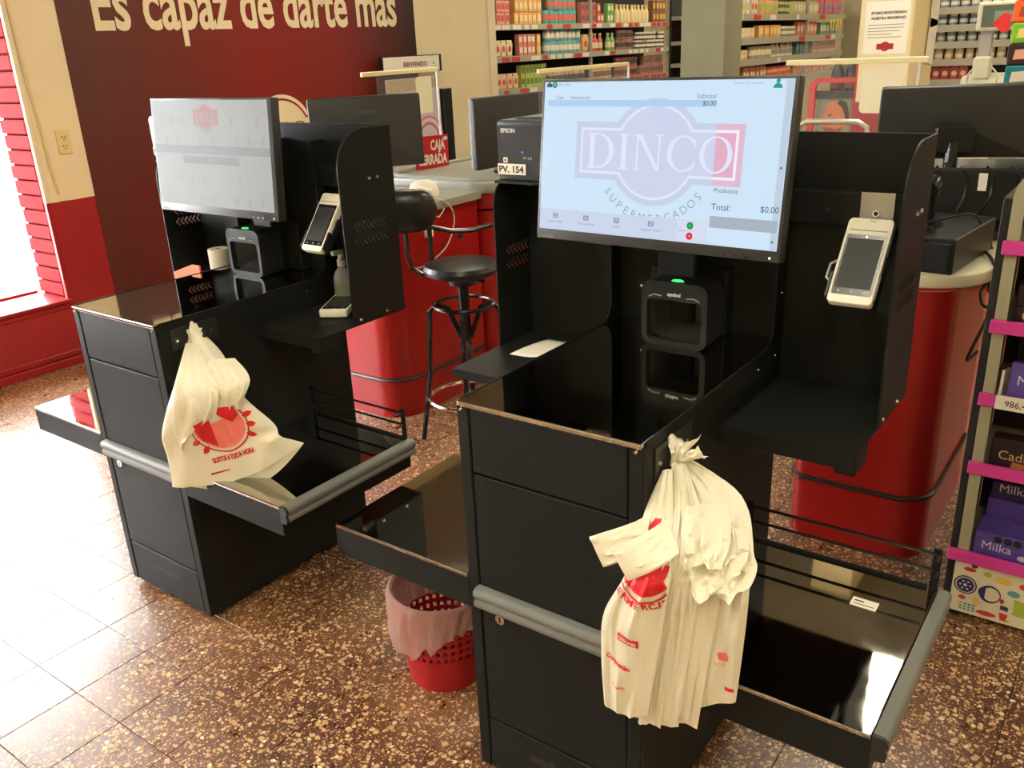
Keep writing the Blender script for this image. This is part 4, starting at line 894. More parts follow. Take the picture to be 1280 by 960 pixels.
b = MB(); b.tube([(q.x, q.y, 0.925), (q.x + 0.06, q.y + 0.05, 0.905), (q.x + 0.13, q.y + 0.10, 0.905), (q.x + 0.20, q.y + 0.15, 0.925)], 0.010, 8); b.build('arm_bar', BLACKG, t)

# ---- counter monitors seen from behind
def pos_monitor(label, M, W, H, foot_z, slot=True):
    t = thing('cashier_monitor', label, 'monitor', M=M, group='monitors on the staffed counters')
    DB = mat('monitor_back_plastic', (0.030, 0.030, 0.027), 0.45, var=0.1)
    b = MB(); b.prism(rrect(-W / 2, W / 2, -H / 2, H / 2, 0.012, 4), -0.035, 0.0, 'z', bevel=0.008, seg=2); b.build('back_shell', DB, t)
    b = MB(); b.box(-W / 2 + 0.004, W / 2 - 0.004, -H / 2 + 0.004, H / 2 - 0.004, -0.040, -0.034); b.build('screen_front', BLACKG, t, smooth=0)
    if slot:
        b = MB(); b.box(-W * 0.36, W * 0.36, H * 0.10, H * 0.115, 0.0, 0.001); b.build('vent_slot', INK, t, smooth=0)
        text('ThinkVision', Matrix.Translation((0, H * 0.26, 0.0005)), mat('dim_badge', (0.09, 0.09, 0.085), 0.5), t, size=0.022)
    b = MB(); b.box(-0.06, 0.06, -H / 2 + 0.02, H / 2 - 0.12, 0.0, 0.030, bevel=0.008); b.build('hub', BLACKP, t)
    ft = t.matrix_world.inverted() @ Vector((M.translation.x, M.translation.y, foot_z)); up = (t.matrix_world.inverted().to_3x3() @ Vector((0, 0, 1)))
    b = MB(); b.tube([(0, -0.06, 0.012), tuple(ft + up * 0.02)], 0.022, 10); b.build('stand', BLACKG, t)
    b = MB(); b.cyl(tuple(ft), tuple(ft + up * 0.014), 0.115, 0.11, 28); b.build('foot', BLACKG, t)
    return t
pos_monitor('black monitor seen from behind on counter beyond the far kiosk', frame((-2.385, 1.79, 1.255), 54, 2), 0.52, 0.325, 0.9655)
pos_monitor('big black monitor seen from behind at right edge over cream counter', frame((0.055, 2.06, 1.300), 20, -8), 0.47, 0.235, 0.9255, False)
pos_monitor('tall dark monitor peeking out left of the receipt printer labelled PV. 154', frame((-2.06, 2.50, 1.205), 84, 0), 0.56, 0.34, 1.0005, False)
# cables behind the far kiosk
WIRE = mat('white_wire', (0.6, 0.57, 0.48), 0.5); BWIRE = mat('black_wire', (0.012, 0.012, 0.012), 0.5)
def cable(label, pts, m_, r=0.0035):
    P = [tuple(interp(pts, i / 40)) for i in range(41)]
    b = MB(); b.tube(P, r, 6); return b.build('cable', m_, None, label, 'cable')
cable('white cable looping down the red counter beside the stool', [(-2.2, 1.62, 0.972), (-2.05, 1.70, 0.980), (-1.965, 1.80, 0.965), (-1.955, 1.86, 0.88), (-1.96, 1.80, 0.76), (-1.97, 1.66, 0.70), (-1.975, 1.58, 0.70)], WIRE)
cable('short white cable curling over the counter edge below monitor', [(-2.25, 1.58, 0.972), (-2.08, 1.60, 0.985), (-1.965, 1.66, 0.965), (-1.955, 1.72, 0.92), (-1.96, 1.76, 0.90), (-1.96, 1.80, 0.93)], WIRE)
cable('black cable lying across the counter behind the far kiosk', [(-2.42, 1.70, 0.972), (-2.2, 1.52, 0.975), (-2.05, 1.55, 0.974), (-2.0, 1.72, 0.974)], BWIRE)
cable('black cable hanging from the monitor to the counter end', [(-2.36, 1.74, 1.10), (-2.28, 1.62, 1.03), (-2.15, 1.52, 0.974), (-2.0, 1.60, 0.974)], BWIRE)
# rounded white device on that counter
t = thing('desk_phone', 'rounded cream plastic device on counter under the red closed sign', 'device', (-2.13, 1.86, 0.9655), 0.5)
b = MB(); b.lathe([(0, 0.075), (0.03, 0.073), (0.05, 0.055), (0.06, 0.02), (0.058, 0)], (0, 0, 0), 20); b.xf(Matrix.Scale(1.25, 4, (1, 0, 0))); b.build('body', WHITEP, t)
b = MB(); b.tube([(-0.05, -0.055, 0.03), (0.0, -0.062, 0.045), (0.05, -0.05, 0.03)], 0.010, 8); b.build('grip', WHITEP, t)
# cash drawer and gadgets on the near counter
t = thing('cash_drawer', 'black cash drawer on the cream counter behind the near kiosk', 'cash drawer', (0.055, 1.72, 0.9255), math.radians(-6))
b = MB(); b.box(-0.20, 0.165, -0.20, 0.2, 0.0, 0.105, bevel=0.004); b.build('case', BLACKP, t)
b = MB(); b.box(-0.19, 0.155, -0.206, -0.2, 0.012, 0.09, bevel=0.002); b.build('drawer', BLACKP, t)
b = MB(); b.box(-0.19, 0.09, -0.203, -0.2, 0.0935, 0.0965); b.build('edge_highlight', CHROME, t, smooth=0)  # chrome strip stands in for the highlight along the drawer's top edge
t = thing('hand_scanner', 'glossy black hand scanner on stand over the cash drawer', 'hand scanner', (0.085, 1.68, 1.0305))
b = MB(); b.lathe([(0, 0.012), (0.04, 0.010), (0.045, 0)], (0, 0, 0), 20); b.build('base', BLACKG, t)
b = MB(); b.tube([(0, 0, 0.008), (0.002, -0.01, 0.06), (0.0, -0.018, 0.12)], [0.014, 0.017, 0.022], 12); b.build('handle', BLACKG, t)
b = MB(); b.tube([(0.0, 0.02, 0.135), (0.0, -0.02, 0.13), (0.0, -0.06, 0.115)], [0.02, 0.030, 0.028], 12); b.build('head', BLACKG, t)
t = thing('small_label_card', 'small white label card stuck on the till computer', 'label', (0.0, 0.0, 0.0))
b = MB(); b.box(0.165, 0.190, 1.955, 1.958, 1.10, 1.155); b.build('card', PAPER, t, smooth=0)
cable('black cable coil hanging below the cream counter corner', [(0.22, 1.86, 0.932), (0.27, 1.72, 0.932), (0.297, 1.62, 0.91), (0.30, 1.56, 0.84), (0.28, 1.58, 0.83), (0.265, 1.62, 0.86), (0.28, 1.64, 0.88), (0.295, 1.62, 0.80), (0.27, 1.60, 0.70), (0.255, 1.62, 0.64), (0.275, 1.66, 0.66)], BWIRE, 0.005)
t = thing('till_computer', 'black till computer with tangled leads under the big black monitor', 'computer', (0.05, 2.10, 0.9255), math.radians(14))
b = MB(); b.box(-0.21, 0.24, -0.10, 0.16, 0.0, 0.235, bevel=0.008); b.build('case', BLACKP, t)
b = MB(); b.box(-0.17, 0.20, -0.103, -0.099, 0.03, 0.07, bevel=0.001); b.build('connector_panel', BLACKG, t)
for i in range(5):
    x_ = -0.15 + i * 0.075
    b = MB(); b.tube([(x_, -0.10, 0.05), (x_ + 0.01, -0.15, 0.06 + 0.02 * (i % 2)), (x_ + 0.04, -0.15, 0.14), (x_ + 0.05, -0.12, 0.21), (x_ + 0.03, -0.08, 0.238)], 0.0045, 6); b.build('lead', BLACKG, t)
cable('black cable strung across the cash drawer top', [(-0.1, 1.62, 1.036), (0.02, 1.60, 1.036), (0.12, 1.62, 1.06), (0.20, 1.70, 1.07), (0.22, 1.82, 1.0), (0.24, 1.9, 0.93)], BWIRE, 0.004)
b = MB(); b.cyl((0.262, 1.93, 0.80), (0.262, 1.99, 0.80), 0.03, 0.03, 16); b.cyl((0.262, 1.925, 0.80), (0.262, 1.93, 0.80), 0.012, 0.012, 12); b.build('lane_lamp', mat('red_lens', srgb(230, 40, 30), 0.2, var=0), None, 'small red cylinder fitted under the cream counter edge', 'lamp')

# ================================================================== ACRYLIC SCREENS AND SIGNS
ACR = mat('clear_acrylic', (0.97, 0.98, 0.97), 0.03, var=0, alpha=0.05, spec=0.5)
STK = mat('cream_sticker', srgb(250, 240, 206), 0.5, var=0.02)
RAIL = mat('cream_rail', srgb(238, 224, 176), 0.4)
def acrylic(label, M, w_, h_, rail0, rail1, sticker=None):
    t = thing('acrylic_screen', label, 'acrylic screen', M=M)
    b = MB(); b.box(0, w_, -h_, 0, -0.002, 0.002); b.build('pane', ACR, t, smooth=0)
    b = MB(); b.box(rail0, rail1, -0.012, 0.010, -0.010, 0.010, bevel=0.003); b.build('rail', RAIL, t)
    b = MB(); b.box(w_ - 0.008, w_ + 0.004, -h_, 0, -0.006, 0.006, bevel=0.002); b.build('edge_profile', mat('clear_edge', (0.7, 0.7, 0.66), 0.2), t)
    if sticker:
        b = MB(); b.prism(rrect(*sticker, 0.018, 5), 0.003, 0.004, 'z'); b.build('sticker', STK, t, 'rounded cream sticker', smooth=0)
    return t
acrylic('clear acrylic screen with cream sticker before the cream pillar', axes((-0.66, 2.6, 1.485), (1, 0, 0), (0, 0, 1)), 0.47, 0.56, -0.055, 0.50, (0.255, 0.415, -0.20, -0.022))
acrylic('clear acrylic screen with cream sticker behind monitor of far counter', axes((-2.6, 2.10, 1.502), (0, 1, 0), (0, 0, 1)), 0.465, 0.50, -0.10, 0.46, (0.285, 0.410, -0.215, -0.03))
acrylic('low acrylic screen with pale rail just above the large lit monitor', axes((-2.0, 2.64, 1.475), (0, 1, 0), (0, 0, 1)), 0.94, 0.47, 0.0, 0.93, None)
t = thing('closed_sign', 'red CAJA CERRADA sign hanging below the acrylic screen sticker', 'sign', M=axes((-2.58, 2.455, 1.085), (0, 1, 0), (0, 0, 1)) @ Matrix.Rotation(math.radians(-2), 4, 'Z'))
b = MB(); b.box(-0.135, 0.135, -0.085, 0.085, -0.002, 0.002, bevel=0.0008); b.build('board', mat('sign_red', srgb(206, 22, 28), 0.4), t)
WL = mat('white_lettering', srgb(246, 238, 226), 0.5, var=0)
text('CAJA', Matrix.Translation((0.045, 0.012, 0.0026)), WL, t, size=0.075, width=0.12, bold=0.003, height=0.95)
text('CERRADA', Matrix.Translation((0.0, -0.062, 0.0026)), WL, t, size=0.075, width=0.24, bold=0.003, height=0.95)
flat(emblem(0.018, 0.007, 0.011), 0.0026, WL, t, 'emblem', Matrix.Translation((0.112, 0.066, 0)))
t = thing('welcome_sign', 'white BIENVENIDO sign board with black edge by the mural', 'sign', M=axes((-4.14, 4.10, 1.505), (0, 1, 0), (0, 0, 1)))
b = MB(); b.box(-0.335, 0.335, -0.062, 0.062, -0.04, 0.0, bevel=0.003); b.build('frame', BLACKP, t)
b = MB(); b.box(-0.33, 0.30, -0.055, 0.055, 0.0, 0.004); b.build('face', PAPER, t, smooth=0)
text('BIENVENIDO', Matrix.Translation((0.02, -0.018, 0.0046)), mat('maroon_ink', srgb(120, 50, 44), 0.6), t, size=0.05, width=0.27, bold=0.0015, height=0.95)
flat(arc(0.23, 0.0, 0.008, 0, 360, 10)[:-1], 0.0046, mat('maroon_ink', srgb(120, 50, 44), 0.6), t, 'print')
t = thing('entrance_panel', 'pale printed panel with pink arch below the BIENVENIDO sign', 'panel', M=axes((-4.12, 4.08, 0.0), (0, 1, 0), (0, 0, 1)))
b = MB(); b.box(-0.31, 0.27, 0.55, 1.405, -0.02, 0.0); b.build('board', mat('pale_violet_print', srgb(206, 196, 204), 0.5), t, smooth=0)
flat([(-0.31, 1.30), (0.27, 1.33), (0.27, 1.40), (-0.31, 1.40)], 0.001, mat('tan_print', srgb(176, 156, 128), 0.6, var=0.2, vscale=25), t, 'print')
for r, c in ((0.17, srgb(216, 120, 140)), (0.15, srgb(236, 214, 220)), (0.12, srgb(190, 90, 112))):
    flat(arc(0.12, 0.95, r, 0, 180, 16) + arc(0.12, 0.95, r - 0.018, 180, 0, 16), 0.0012 + r * 0.001, mat('arch_%g' % r, c, 0.5), t, 'print')
b = MB(); b.box(-0.31, 0.27, 0.0, 0.552, -0.02, 0.0); b.box(-0.31, 0.27, 0.84, 0.90, 0.0, 0.003); b.build('lower_board', REDP, t, smooth=0)
b = MB(); b.box(-0.05, 0.06, -0.045, 0.0, 0.0, 1.31, bevel=0.004); b.xf(axes((-4.12, 4.44, 0.0), (0, 1, 0), (-1, 0, 0)) if False else Matrix.Translation((-4.15, 4.435, 0)) @ Matrix.Rotation(PI / 2, 4, 'Z'))
b.build('black_post', BLACKP, None, 'tall black post beside the pale panel on cream wall', 'post')

# ================================================================== BACKGROUND PILLARS
b = MB(); b.box(-2.355, -2.02, 5.0, 5.30, 0, 3.1, bevel=0.004); b.build('pillar_1', mat('grey_green_paint', srgb(150, 152, 126), 0.55, var=0.10, vscale=3), None, kind='structure')
b = MB(); b.box(-0.87, -0.60, 4.2, 4.76, 0, 3.1, bevel=0.004); pil = b.build('pillar_2', CREAM, None, kind='structure')
b = MB(); b.box(-0.875, -0.595, 4.192, 4.77, 0, 1.215); b.build('pillar_dado', REDP, pil, smooth=0)
t = thing('notice_sheet', 'printed white notice in clear pocket on the cream pillar', 'notice', M=axes((-0.735, 4.195, 1.60), (1, 0, 0), (0, 0, 1)))
b = MB(); b.box(-0.145, 0.125, -0.165, 0.165, 0, 0.001); b.build('pocket', mat('pocket_film', srgb(228, 214, 178), 0.25), t, smooth=0)
b = MB(); b.box(-0.118, 0.112, -0.13, 0.14, 0.001, 0.002); b.build('sheet', PAPER, t, smooth=0)
text('ESTAMOS MONITOREANDO', Matrix.Translation((0.005, 0.075, 0.0024)), INK, t, size=0.018, width=0.185, bold=0.0008, height=1.0); text('NUESTRA SEGURIDAD', Matrix.Translation((0.005, 0.048, 0.0024)), INK, t, size=0.018, width=0.180, bold=0.0008, height=1.0)
for i, w_ in enumerate((0.19, 0.19, 0.17, 0.13, 0.18)): flat(R_(-0.10, -0.10 + w_, 0.018 - i * 0.016, 0.0215 - i * 0.016), 0.0023, mat('grey_ink', (0.25, 0.24, 0.22), 0.7), t, 'print')
flat(emblem(0.045, 0.015, 0.025), 0.0024, REDP, t, 'emblem', Matrix.Translation((0.0, -0.092, 0)))
for z, y, a in ((1.72, 4.70, 4), (1.52, 4.69, -5)):
    b = MB(); b.box(-0.0005, 0.0005, -0.10, 0.10, -0.12, 0.12); b.xf(Matrix.Translation((-0.590, y - 0.06, z)) @ Matrix.Rotation(math.radians(a), 4, 'X')); b.build('loose_sheet', PAPER, None, ('upper' if z > 1.6 else 'lower') + ' loose paper sheet stuck on the side of cream pillar', 'paper', smooth=0)
# ---- red drinks display with poster
t = thing('drinks_display', 'red drinks display stand with printed portrait poster', 'display stand', (-1.02, 4.30, 0))
RD = mat('display_red', srgb(200, 34, 40), 0.4)
b = MB(); o_ = [(-0.145, 0.0), (-0.145, 1.27)] + arc(-0.085, 1.285, 0.06, 180, 90, 6) + [(0.135, 1.345), (0.135, 0.0)]
i_ = [(-0.112, 0.03), (0.115, 0.03), (0.115, 1.318)] + arc(-0.080, 1.285, 0.032, 90, 180, 6)
me = plate_mesh(o_, [i_], 0.03, 'arch_frame'); me.materials.append(RD); obj('arch_frame', me, t, M=axes((0, 0, 0), (1, 0, 0), (0, 0, 1)))
b = MB(); b.box(0.112, 0.150, -0.01, 0.42, 0.0, 1.655, bevel=0.004); b.build('side_panel', RD, t)
b = MB(); b.box(-0.14, 0.115, 0.02, 0.40, 1.228, 1.248); b.box(-0.14, 0.115, 0.01, 0.025, 1.225, 1.27); b.build('shelf', BLACKP, t, smooth=0)
b = MB(); b.box(-0.14, 0.115, 0.025, 0.40, 0, 0.94); b.build('plinth', RD, t, smooth=0)
pm = axes((-0.005, 0.02, 1.08), (1, 0, 0), (0, 0, 1))
b = MB(); b.box(-0.10, 0.10, -0.16, 0.145, -0.004, 0.0); po = b.build('poster', mat('poster_ground', srgb(150, 154, 130), 0.5), t, 'poster with printed portrait of a bearded man', smooth=0); po.matrix_local = pm
SKN = mat('print_skin', srgb(206, 124, 74), 0.5, var=0.12, vscale=20)
flat([(-0.09, -0.16), (-0.085, -0.09), (-0.045, -0.05), (0.06, -0.05), (0.095, -0.10), (0.095, -0.16)], 0.0006, mat('print_teal', srgb(66, 104, 104), 0.5), po, 'print')
flat([(-0.02, 0.13), (-0.045, 0.10), (-0.05, 0.07), (-0.065, 0.035), (-0.055, 0.02), (-0.062, 0.0), (-0.055, -0.03), (-0.035, -0.055), (0.02, -0.075), (0.05, -0.05), (0.085, 0.0), (0.09, 0.06), (0.075, 0.12), (0.03, 0.14)], 0.0010, SKN, po, 'print')
flat([(0.035, 0.14), (0.075, 0.125), (0.095, 0.06), (0.092, 0.005), (0.078, -0.005), (0.07, 0.05), (0.05, 0.095), (0.02, 0.12)], 0.0014, mat('print_hair', srgb(62, 44, 34), 0.6), po, 'print')
flat([(-0.058, -0.018), (-0.02, -0.02), (0.02, -0.03), (0.06, -0.015), (0.05, -0.05), (0.02, -0.075), (-0.035, -0.058)], 0.0012, mat('print_beard', srgb(150, 86, 52), 0.6), po, 'print')
flat([(-0.03, 0.052), (-0.005, 0.058), (-0.004, 0.05), (-0.028, 0.043)], 0.0016, mat('print_hair', srgb(62, 44, 34), 0.6), po, 'print')
flat([(-0.04, -0.16), (-0.03, -0.105), (0.0, -0.09), (0.03, -0.115), (0.03, -0.16)], 0.0018, SKN, po, 'print')
for n, x in enumerate((-1.045, -0.96)):
    s_ = thing('soda_bottle', ('left' if n == 0 else 'right') + ' dark soda bottle standing in the red drinks display', 'bottle', (x, 4.42, 1.248), 0, 'dark soda bottles')
    b = MB(); b.lathe([(0, 0), (0.036, 0), (0.038, 0.01), (0.038, 0.10), (0.034, 0.135), (0.020, 0.165), (0.012, 0.175), (0, 0.175)], (0, 0, 0), 20); b.build('body', BLACKG, s_)
    b = MB(); b.lathe([(0.0385, 0.03), (0.0388, 0.03), (0.0388, 0.085), (0.0385, 0.085)], (0, 0, 0), 20); b.build('label_band', mat('wine_label', srgb(120, 40, 44), 0.5), s_)
b = MB(); b.tube([(-0.60, 2.44, 0.0), (-0.60, 2.44, 1.20), (-0.595, 2.44, 1.245), (-0.56, 2.44, 1.265), (-0.36, 2.44, 1.265), (-0.325, 2.44, 1.245), (-0.32, 2.44, 1.20), (-0.32, 2.44, 0.0)], 0.011, 10)
b.build('guard_hoop', mat('brushed_tube', (0.62, 0.6, 0.52), 0.3, 0.6), None, 'bent silver guard hoop before the red drinks display', 'rail')

# ================================================================== SHELVES FULL OF GOODS
SHG = mat('shelf_grey', srgb(168, 162, 144), 0.5); SHD = mat('shelf_back_dark', srgb(58, 54, 46), 0.7)
TAGR = mat('tag_red', srgb(196, 64, 60), 0.6); TAGW = mat('tag_white', srgb(226, 216, 198), 0.6)
PROTO = {}
def proto(kind, c1, c2):
    haze_mix = lambda c: tuple(int(q * 0.78 + h * 0.22) for q, h in zip(c, (222, 198, 166)))  # mixes the cream haze over the distant goods into their colours
    c1, c2 = haze_mix(c1), haze_mix(c2); key = (kind, c1, c2)
    if key in PROTO: return PROTO[key]
    A = mat('pack_%d_%d_%d' % c1, srgb(*c1), 0.4, var=0.08, vscale=30); B = mat('pack_%d_%d_%d' % c2, srgb(*c2), 0.4, var=0.08, vscale=30); b = MB()
    if kind == 'can': b.lathe([(0, 0), (0.036, 0), (0.038, 0.004), (0.038, 0.030)], seg=12); b.mi = 1; b.lathe([(0.0385, 0.030), (0.0385, 0.080)], seg=12); b.mi = 0; b.lathe([(0.038, 0.080), (0.038, 0.108), (0.034, 0.114), (0, 0.114)], seg=12)
    elif kind == 'carton': b.box(-0.036, 0.036, -0.03, 0.03, 0, 0.112, bevel=0.003); b.mi = 1; b.box(-0.026, 0.026, -0.0312, -0.029, 0.03, 0.085)
    elif kind == 'bottle': b.lathe([(0, 0), (0.028, 0), (0.030, 0.006), (0.030, 0.10)], seg=12); b.lathe([(0.030, 0.10), (0.014, 0.135), (0.012, 0.15)], seg=12); b.mi = 1; b.lathe([(0.015, 0.148), (0.015, 0.172), (0, 0.172)], seg=12); b.lathe([(0.0305, 0.03), (0.0305, 0.085)], seg=12)
    elif kind == 'jar': b.lathe([(0, 0), (0.032, 0), (0.034, 0.005), (0.034, 0.062), (0.030, 0.070)], seg=12); b.mi = 1; b.lathe([(0.033, 0.068), (0.033, 0.088), (0, 0.088)], seg=12); b.mi = 1; b.lathe([(0.0345, 0.018), (0.0345, 0.045)], seg=12)
    elif kind == 'pouch': b.prism([(-0.038, 0), (0.038, 0), (0.034, 0.09), (0.038, 0.12), (-0.038, 0.12), (-0.034, 0.09)], -0.022, 0.02, 'y', bevel=0.008, seg=1); b.mi = 1; b.prism(arc(0, 0.055, 0.024, 0, 360, 10)[:-1], -0.0235, -0.021, 'y')
    PROTO[key] = (b.mesh(kind, [A, B], 40), {'can': 0.114, 'carton': 0.113, 'bottle': 0.173, 'jar': 0.089, 'pouch': 0.121}[kind])
    return PROTO[key]
NAMES = {'can': 'drink_can', 'carton': 'small_carton', 'bottle': 'product_bottle', 'jar': 'product_jar', 'pouch': 'product_pouch'}
def gondola(label, name_short, M, L, tiers, depth, runs, tagp, posts):
    G_ = thing('shelving_unit', label, 'shelving', M=M)
    zt = max(tiers) + 0.33
    b = MB(); b.box(0, L, depth, depth + 0.02, 0, zt); b.build('back_panel', SHD, G_, smooth=0)
    for x in posts:
        b = MB(); b.box(x - 0.012, x + 0.012, -0.004, 0.03, 0, zt); b.build('upright', SHG, G_, smooth=0)
    for i, z in enumerate(tiers):
        b = MB(); b.box(0, L, 0.0, depth, z - 0.03, z); sh = b.build('shelf', SHG, G_, smooth=0)
        b = MB(); b.box(0, L, -0.012, 0.0, z - 0.055, z - 0.002); b.build('price_strip', SHG, sh, smooth=0)
        x = 0.05; rt = random.Random(i * 7 + 3)
        while x < L - 0.15:
            w_ = rt.uniform(0.07, 0.16)
            if rt.random() < tagp:
                b = MB(); b.box(x, x + w_, -0.0145, -0.012, z - 0.05, z - 0.008); b.build('price_tag', TAGR if rt.random() < 0.62 else TAGW, sh, smooth=0)
            x += w_ + rt.uniform(0.01, 0.06)
    ordn = ['lowest', 'lower', 'middle', 'upper', 'top']
    for (ti, x0, x1, kind, rows, c1, c2, cname, sc_) in runs:
        me, h = proto(kind, c1, c2); step = 0.080 * sc_; n = max(1, int((x1 - x0) / step)); rp = random.Random(int(x0 * 1000) + ti)
        lb = '%s on %s shelf %s' % (cname, tiers_name(tiers, ti), name_short); gr = '%ss, %s' % (cname, name_short + ' tier %s' % tiers_name(tiers, ti))
        for k in range(n):
            for r in range(rows):
                if r == rows - 1 and rows > 1 and rp.random() < 0.05: continue
                T = M @ Matrix.Translation((x0 + (k + 0.5) * step, 0.055 + rp.uniform(-0.008, 0.008), tiers[ti] + r * h * sc_)) @ Matrix.Rotation(rp.uniform(-0.06, 0.06), 4, 'Z') @ Matrix.Scale(sc_, 4)
                o = bpy.data.objects.new(NAMES[kind], me); COL.objects.link(o); o.matrix_world = T
                o['label'] = lb; o['category'] = kind; o['group'] = gr
    return G_
def tiers_name(t_, i): return {5: ['lowest', 'second lowest', 'middle', 'second highest', 'highest'], 4: ['lowest', 'second lowest', 'second highest', 'highest'], 3: ['lowest', 'middle', 'highest']}[len(t_)][i]
g1 = Matrix.Translation((-4.80, 5.75, 0)) @ Matrix.Rotation(PI / 2, 4, 'Z')
Y = lambda y: y - 5.75
RED = (206, 70, 62); CRM = (236, 214, 176); ORG = (238, 170, 74); TEAL = (66, 158, 156); GRN = (96, 176, 70); PNK = (232, 146, 132); YEL = (240, 214, 130); BRN = (110, 66, 40); WINE = (104, 40, 44); DRK = (46, 38, 38); WHT = (232, 224, 206); LIM = (168, 186, 84); PUR = (96, 60, 120); BLU = (86, 130, 170)
runs = [
 (3, Y(5.95), Y(6.36), 'carton', 2, PNK, RED, 'pink and red carton', 0.95), (3, Y(6.40), Y(6.90), 'carton', 2, ORG, CRM, 'orange and cream carton', 1.0), (3, Y(6.93), Y(7.62), 'can', 2, TEAL, (224, 96, 84), 'teal can with red band', 1.1),
 (3, Y(7.66), Y(7.98), 'carton', 2, (190, 96, 70), PUR, 'brick red carton', 0.95), (3, Y(8.0), Y(8.2), 'carton', 2, RED, CRM, 'bright red carton', 0.9), (3, Y(8.22), Y(8.38), 'carton', 2, GRN, WHT, 'green carton', 0.9), (3, Y(8.42), Y(9.28), 'bottle', 1, YEL, CRM, 'pale yellow bottle', 1.15), (3, Y(9.32), Y(9.75), 'carton', 2, BRN, ORG, 'brown carton', 1.1),
 (2, Y(5.95), Y(6.44), 'pouch', 1, CRM, RED, 'cream pouch with red spot', 1.25), (2, Y(6.46), Y(6.78), 'carton', 2, (222, 110, 96), WHT, 'salmon carton', 0.9), (2, Y(6.78), Y(6.92), 'carton', 2, ORG, YEL, 'orange carton', 0.9), (2, Y(6.94), Y(7.66), 'can', 2, (92, 164, 166), WHT, 'teal can with white band', 1.08),
 (2, Y(7.68), Y(7.80), 'pouch', 1, (226, 176, 110), RED, 'tan pouch', 1.5), (2, Y(7.86), Y(8.2), 'bottle', 1, RED, CRM, 'red bottle with cream cap', 1.1), (2, Y(8.22), Y(8.42), 'bottle', 1, GRN, CRM, 'green bottle with cream cap', 1.1), (2, Y(8.46), Y(8.9), 'can', 2, (150, 90, 86), DRK, 'wine coloured can', 0.95), (2, Y(8.92), Y(9.7), 'jar', 2, DRK, WHT, 'dark jar with white lid', 1.05),
 (1, Y(5.95), Y(6.46), 'pouch', 1, (226, 188, 150), RED, 'beige pouch with red spot', 1.2), (1, Y(6.48), Y(6.95), 'carton', 2, LIM, (70, 110, 40), 'lime green carton', 0.95), (1, Y(7.0), Y(7.8), 'bottle', 1, (190, 150, 110), DRK, 'tan bottle with dark cap', 1.0), (1, Y(7.86), Y(8.4), 'bottle', 1, (206, 160, 112), BRN, 'amber bottle with brown cap', 1.0), (1, Y(8.42), Y(9.0), 'can', 2, (164, 70, 62), DRK, 'dull red can', 0.95), (1, Y(9.02), Y(9.7), 'carton', 2, (150, 110, 100), WINE, 'dusty rose carton', 0.95),
 (0, Y(5.95), Y(7.2), 'carton', 2, (190, 90, 80), DRK, 'dark red carton', 1.0)]
gondola('long grey shelving of bright cartons and cans left of the grey pillar', 'left of the grey pillar', g1, 4.1, [0.90, 1.20, 1.505, 1.80], 0.42, runs, 0.75, [0.0, Y(7.82), 4.0])
g2 = Matrix.Translation((-2.50, 5.95, 0)) @ Matrix.Rotation(PI / 2, 4, 'Z')
Y = lambda y: y - 5.95
runs = [
 (3, Y(6.05), Y(6.7), 'carton', 1, WHT, (196, 200, 110), 'white and lime carton', 1.0), (3, Y(6.72), Y(6.95), 'pouch', 1, (222, 200, 176), RED, 'beige pouch', 1.1), (3, Y(6.98), Y(7.4), 'can', 1, (226, 160, 90), LIM, 'orange can', 1.0), (3, Y(7.42), Y(7.8), 'jar', 1, (60, 56, 36), LIM, 'olive jar', 1.2), (3, Y(7.82), Y(8.6), 'carton', 1, (190, 186, 100), WHT, 'yellow green carton', 1.0), (3, Y(8.62), Y(9.3), 'pouch', 1, (206, 90, 96), (90, 110, 180), 'red and blue pouch', 1.2),
 (2, Y(6.05), Y(6.3), 'carton', 1, (222, 130, 96), WHT, 'salmon box', 0.9), (2, Y(6.32), Y(6.9), 'jar', 1, (226, 204, 150), CRM, 'pale cream jar', 0.95), (2, Y(6.92), Y(7.5), 'carton', 1, (226, 156, 84), YEL, 'orange and yellow box', 0.9), (2, Y(7.52), Y(7.95), 'jar', 1, (120, 110, 70), WHT, 'olive jar with white lid', 1.0), (2, Y(7.97), Y(8.6), 'pouch', 1, (222, 130, 104), CRM, 'coral pouch', 1.05), (2, Y(8.62), Y(9.2), 'carton', 1, (90, 140, 92), WHT, 'leaf green box', 1.0),
 (1, Y(6.05), Y(6.75), 'jar', 1, (206, 190, 136), YEL, 'straw coloured jar', 0.9), (1, Y(6.77), Y(7.3), 'can', 1, (160, 150, 120), CRM, 'grey beige can', 0.9), (1, Y(7.32), Y(7.9), 'bottle', 1, WHT, (140, 140, 120), 'white bottle', 0.7), (1, Y(7.95), Y(8.4), 'carton', 1, (60, 100, 90), BLU, 'dark green box', 0.95), (1, Y(8.42), Y(9.2), 'carton', 1, (206, 176, 160), (150, 100, 100), 'dusty pink box', 0.95),
 (0, Y(6.05), Y(6.6), 'carton', 1, WHT, RED, 'white box with red panel', 1.0), (0, Y(6.62), Y(7.2), 'pouch', 1, (200, 110, 84), CRM, 'rust pouch', 1.0), (0, Y(7.22), Y(7.9), 'jar', 1, (214, 150, 100), RED, 'amber jar', 1.1), (0, Y(7.92), Y(9.2), 'pouch', 1, (206, 150, 130), (190, 60, 60), 'rosy pouch', 1.15)]
gondola('grey shelving of small jars and boxes right of the grey pillar', 'right of the grey pillar', g2, 3.4, [1.215, 1.40, 1.575, 1.77], 0.40, runs, 0.25, [0.0, 2.2])
b = MB(); b.box(-2.52, -2.28, 9.37, 9.42, 0, 2.3); b.build('shelf_end_panel', mat('beige_panel', srgb(176, 166, 136), 0.6), None, 'beige end panel closing the shelving behind the drinks display', 'panel', smooth=0)
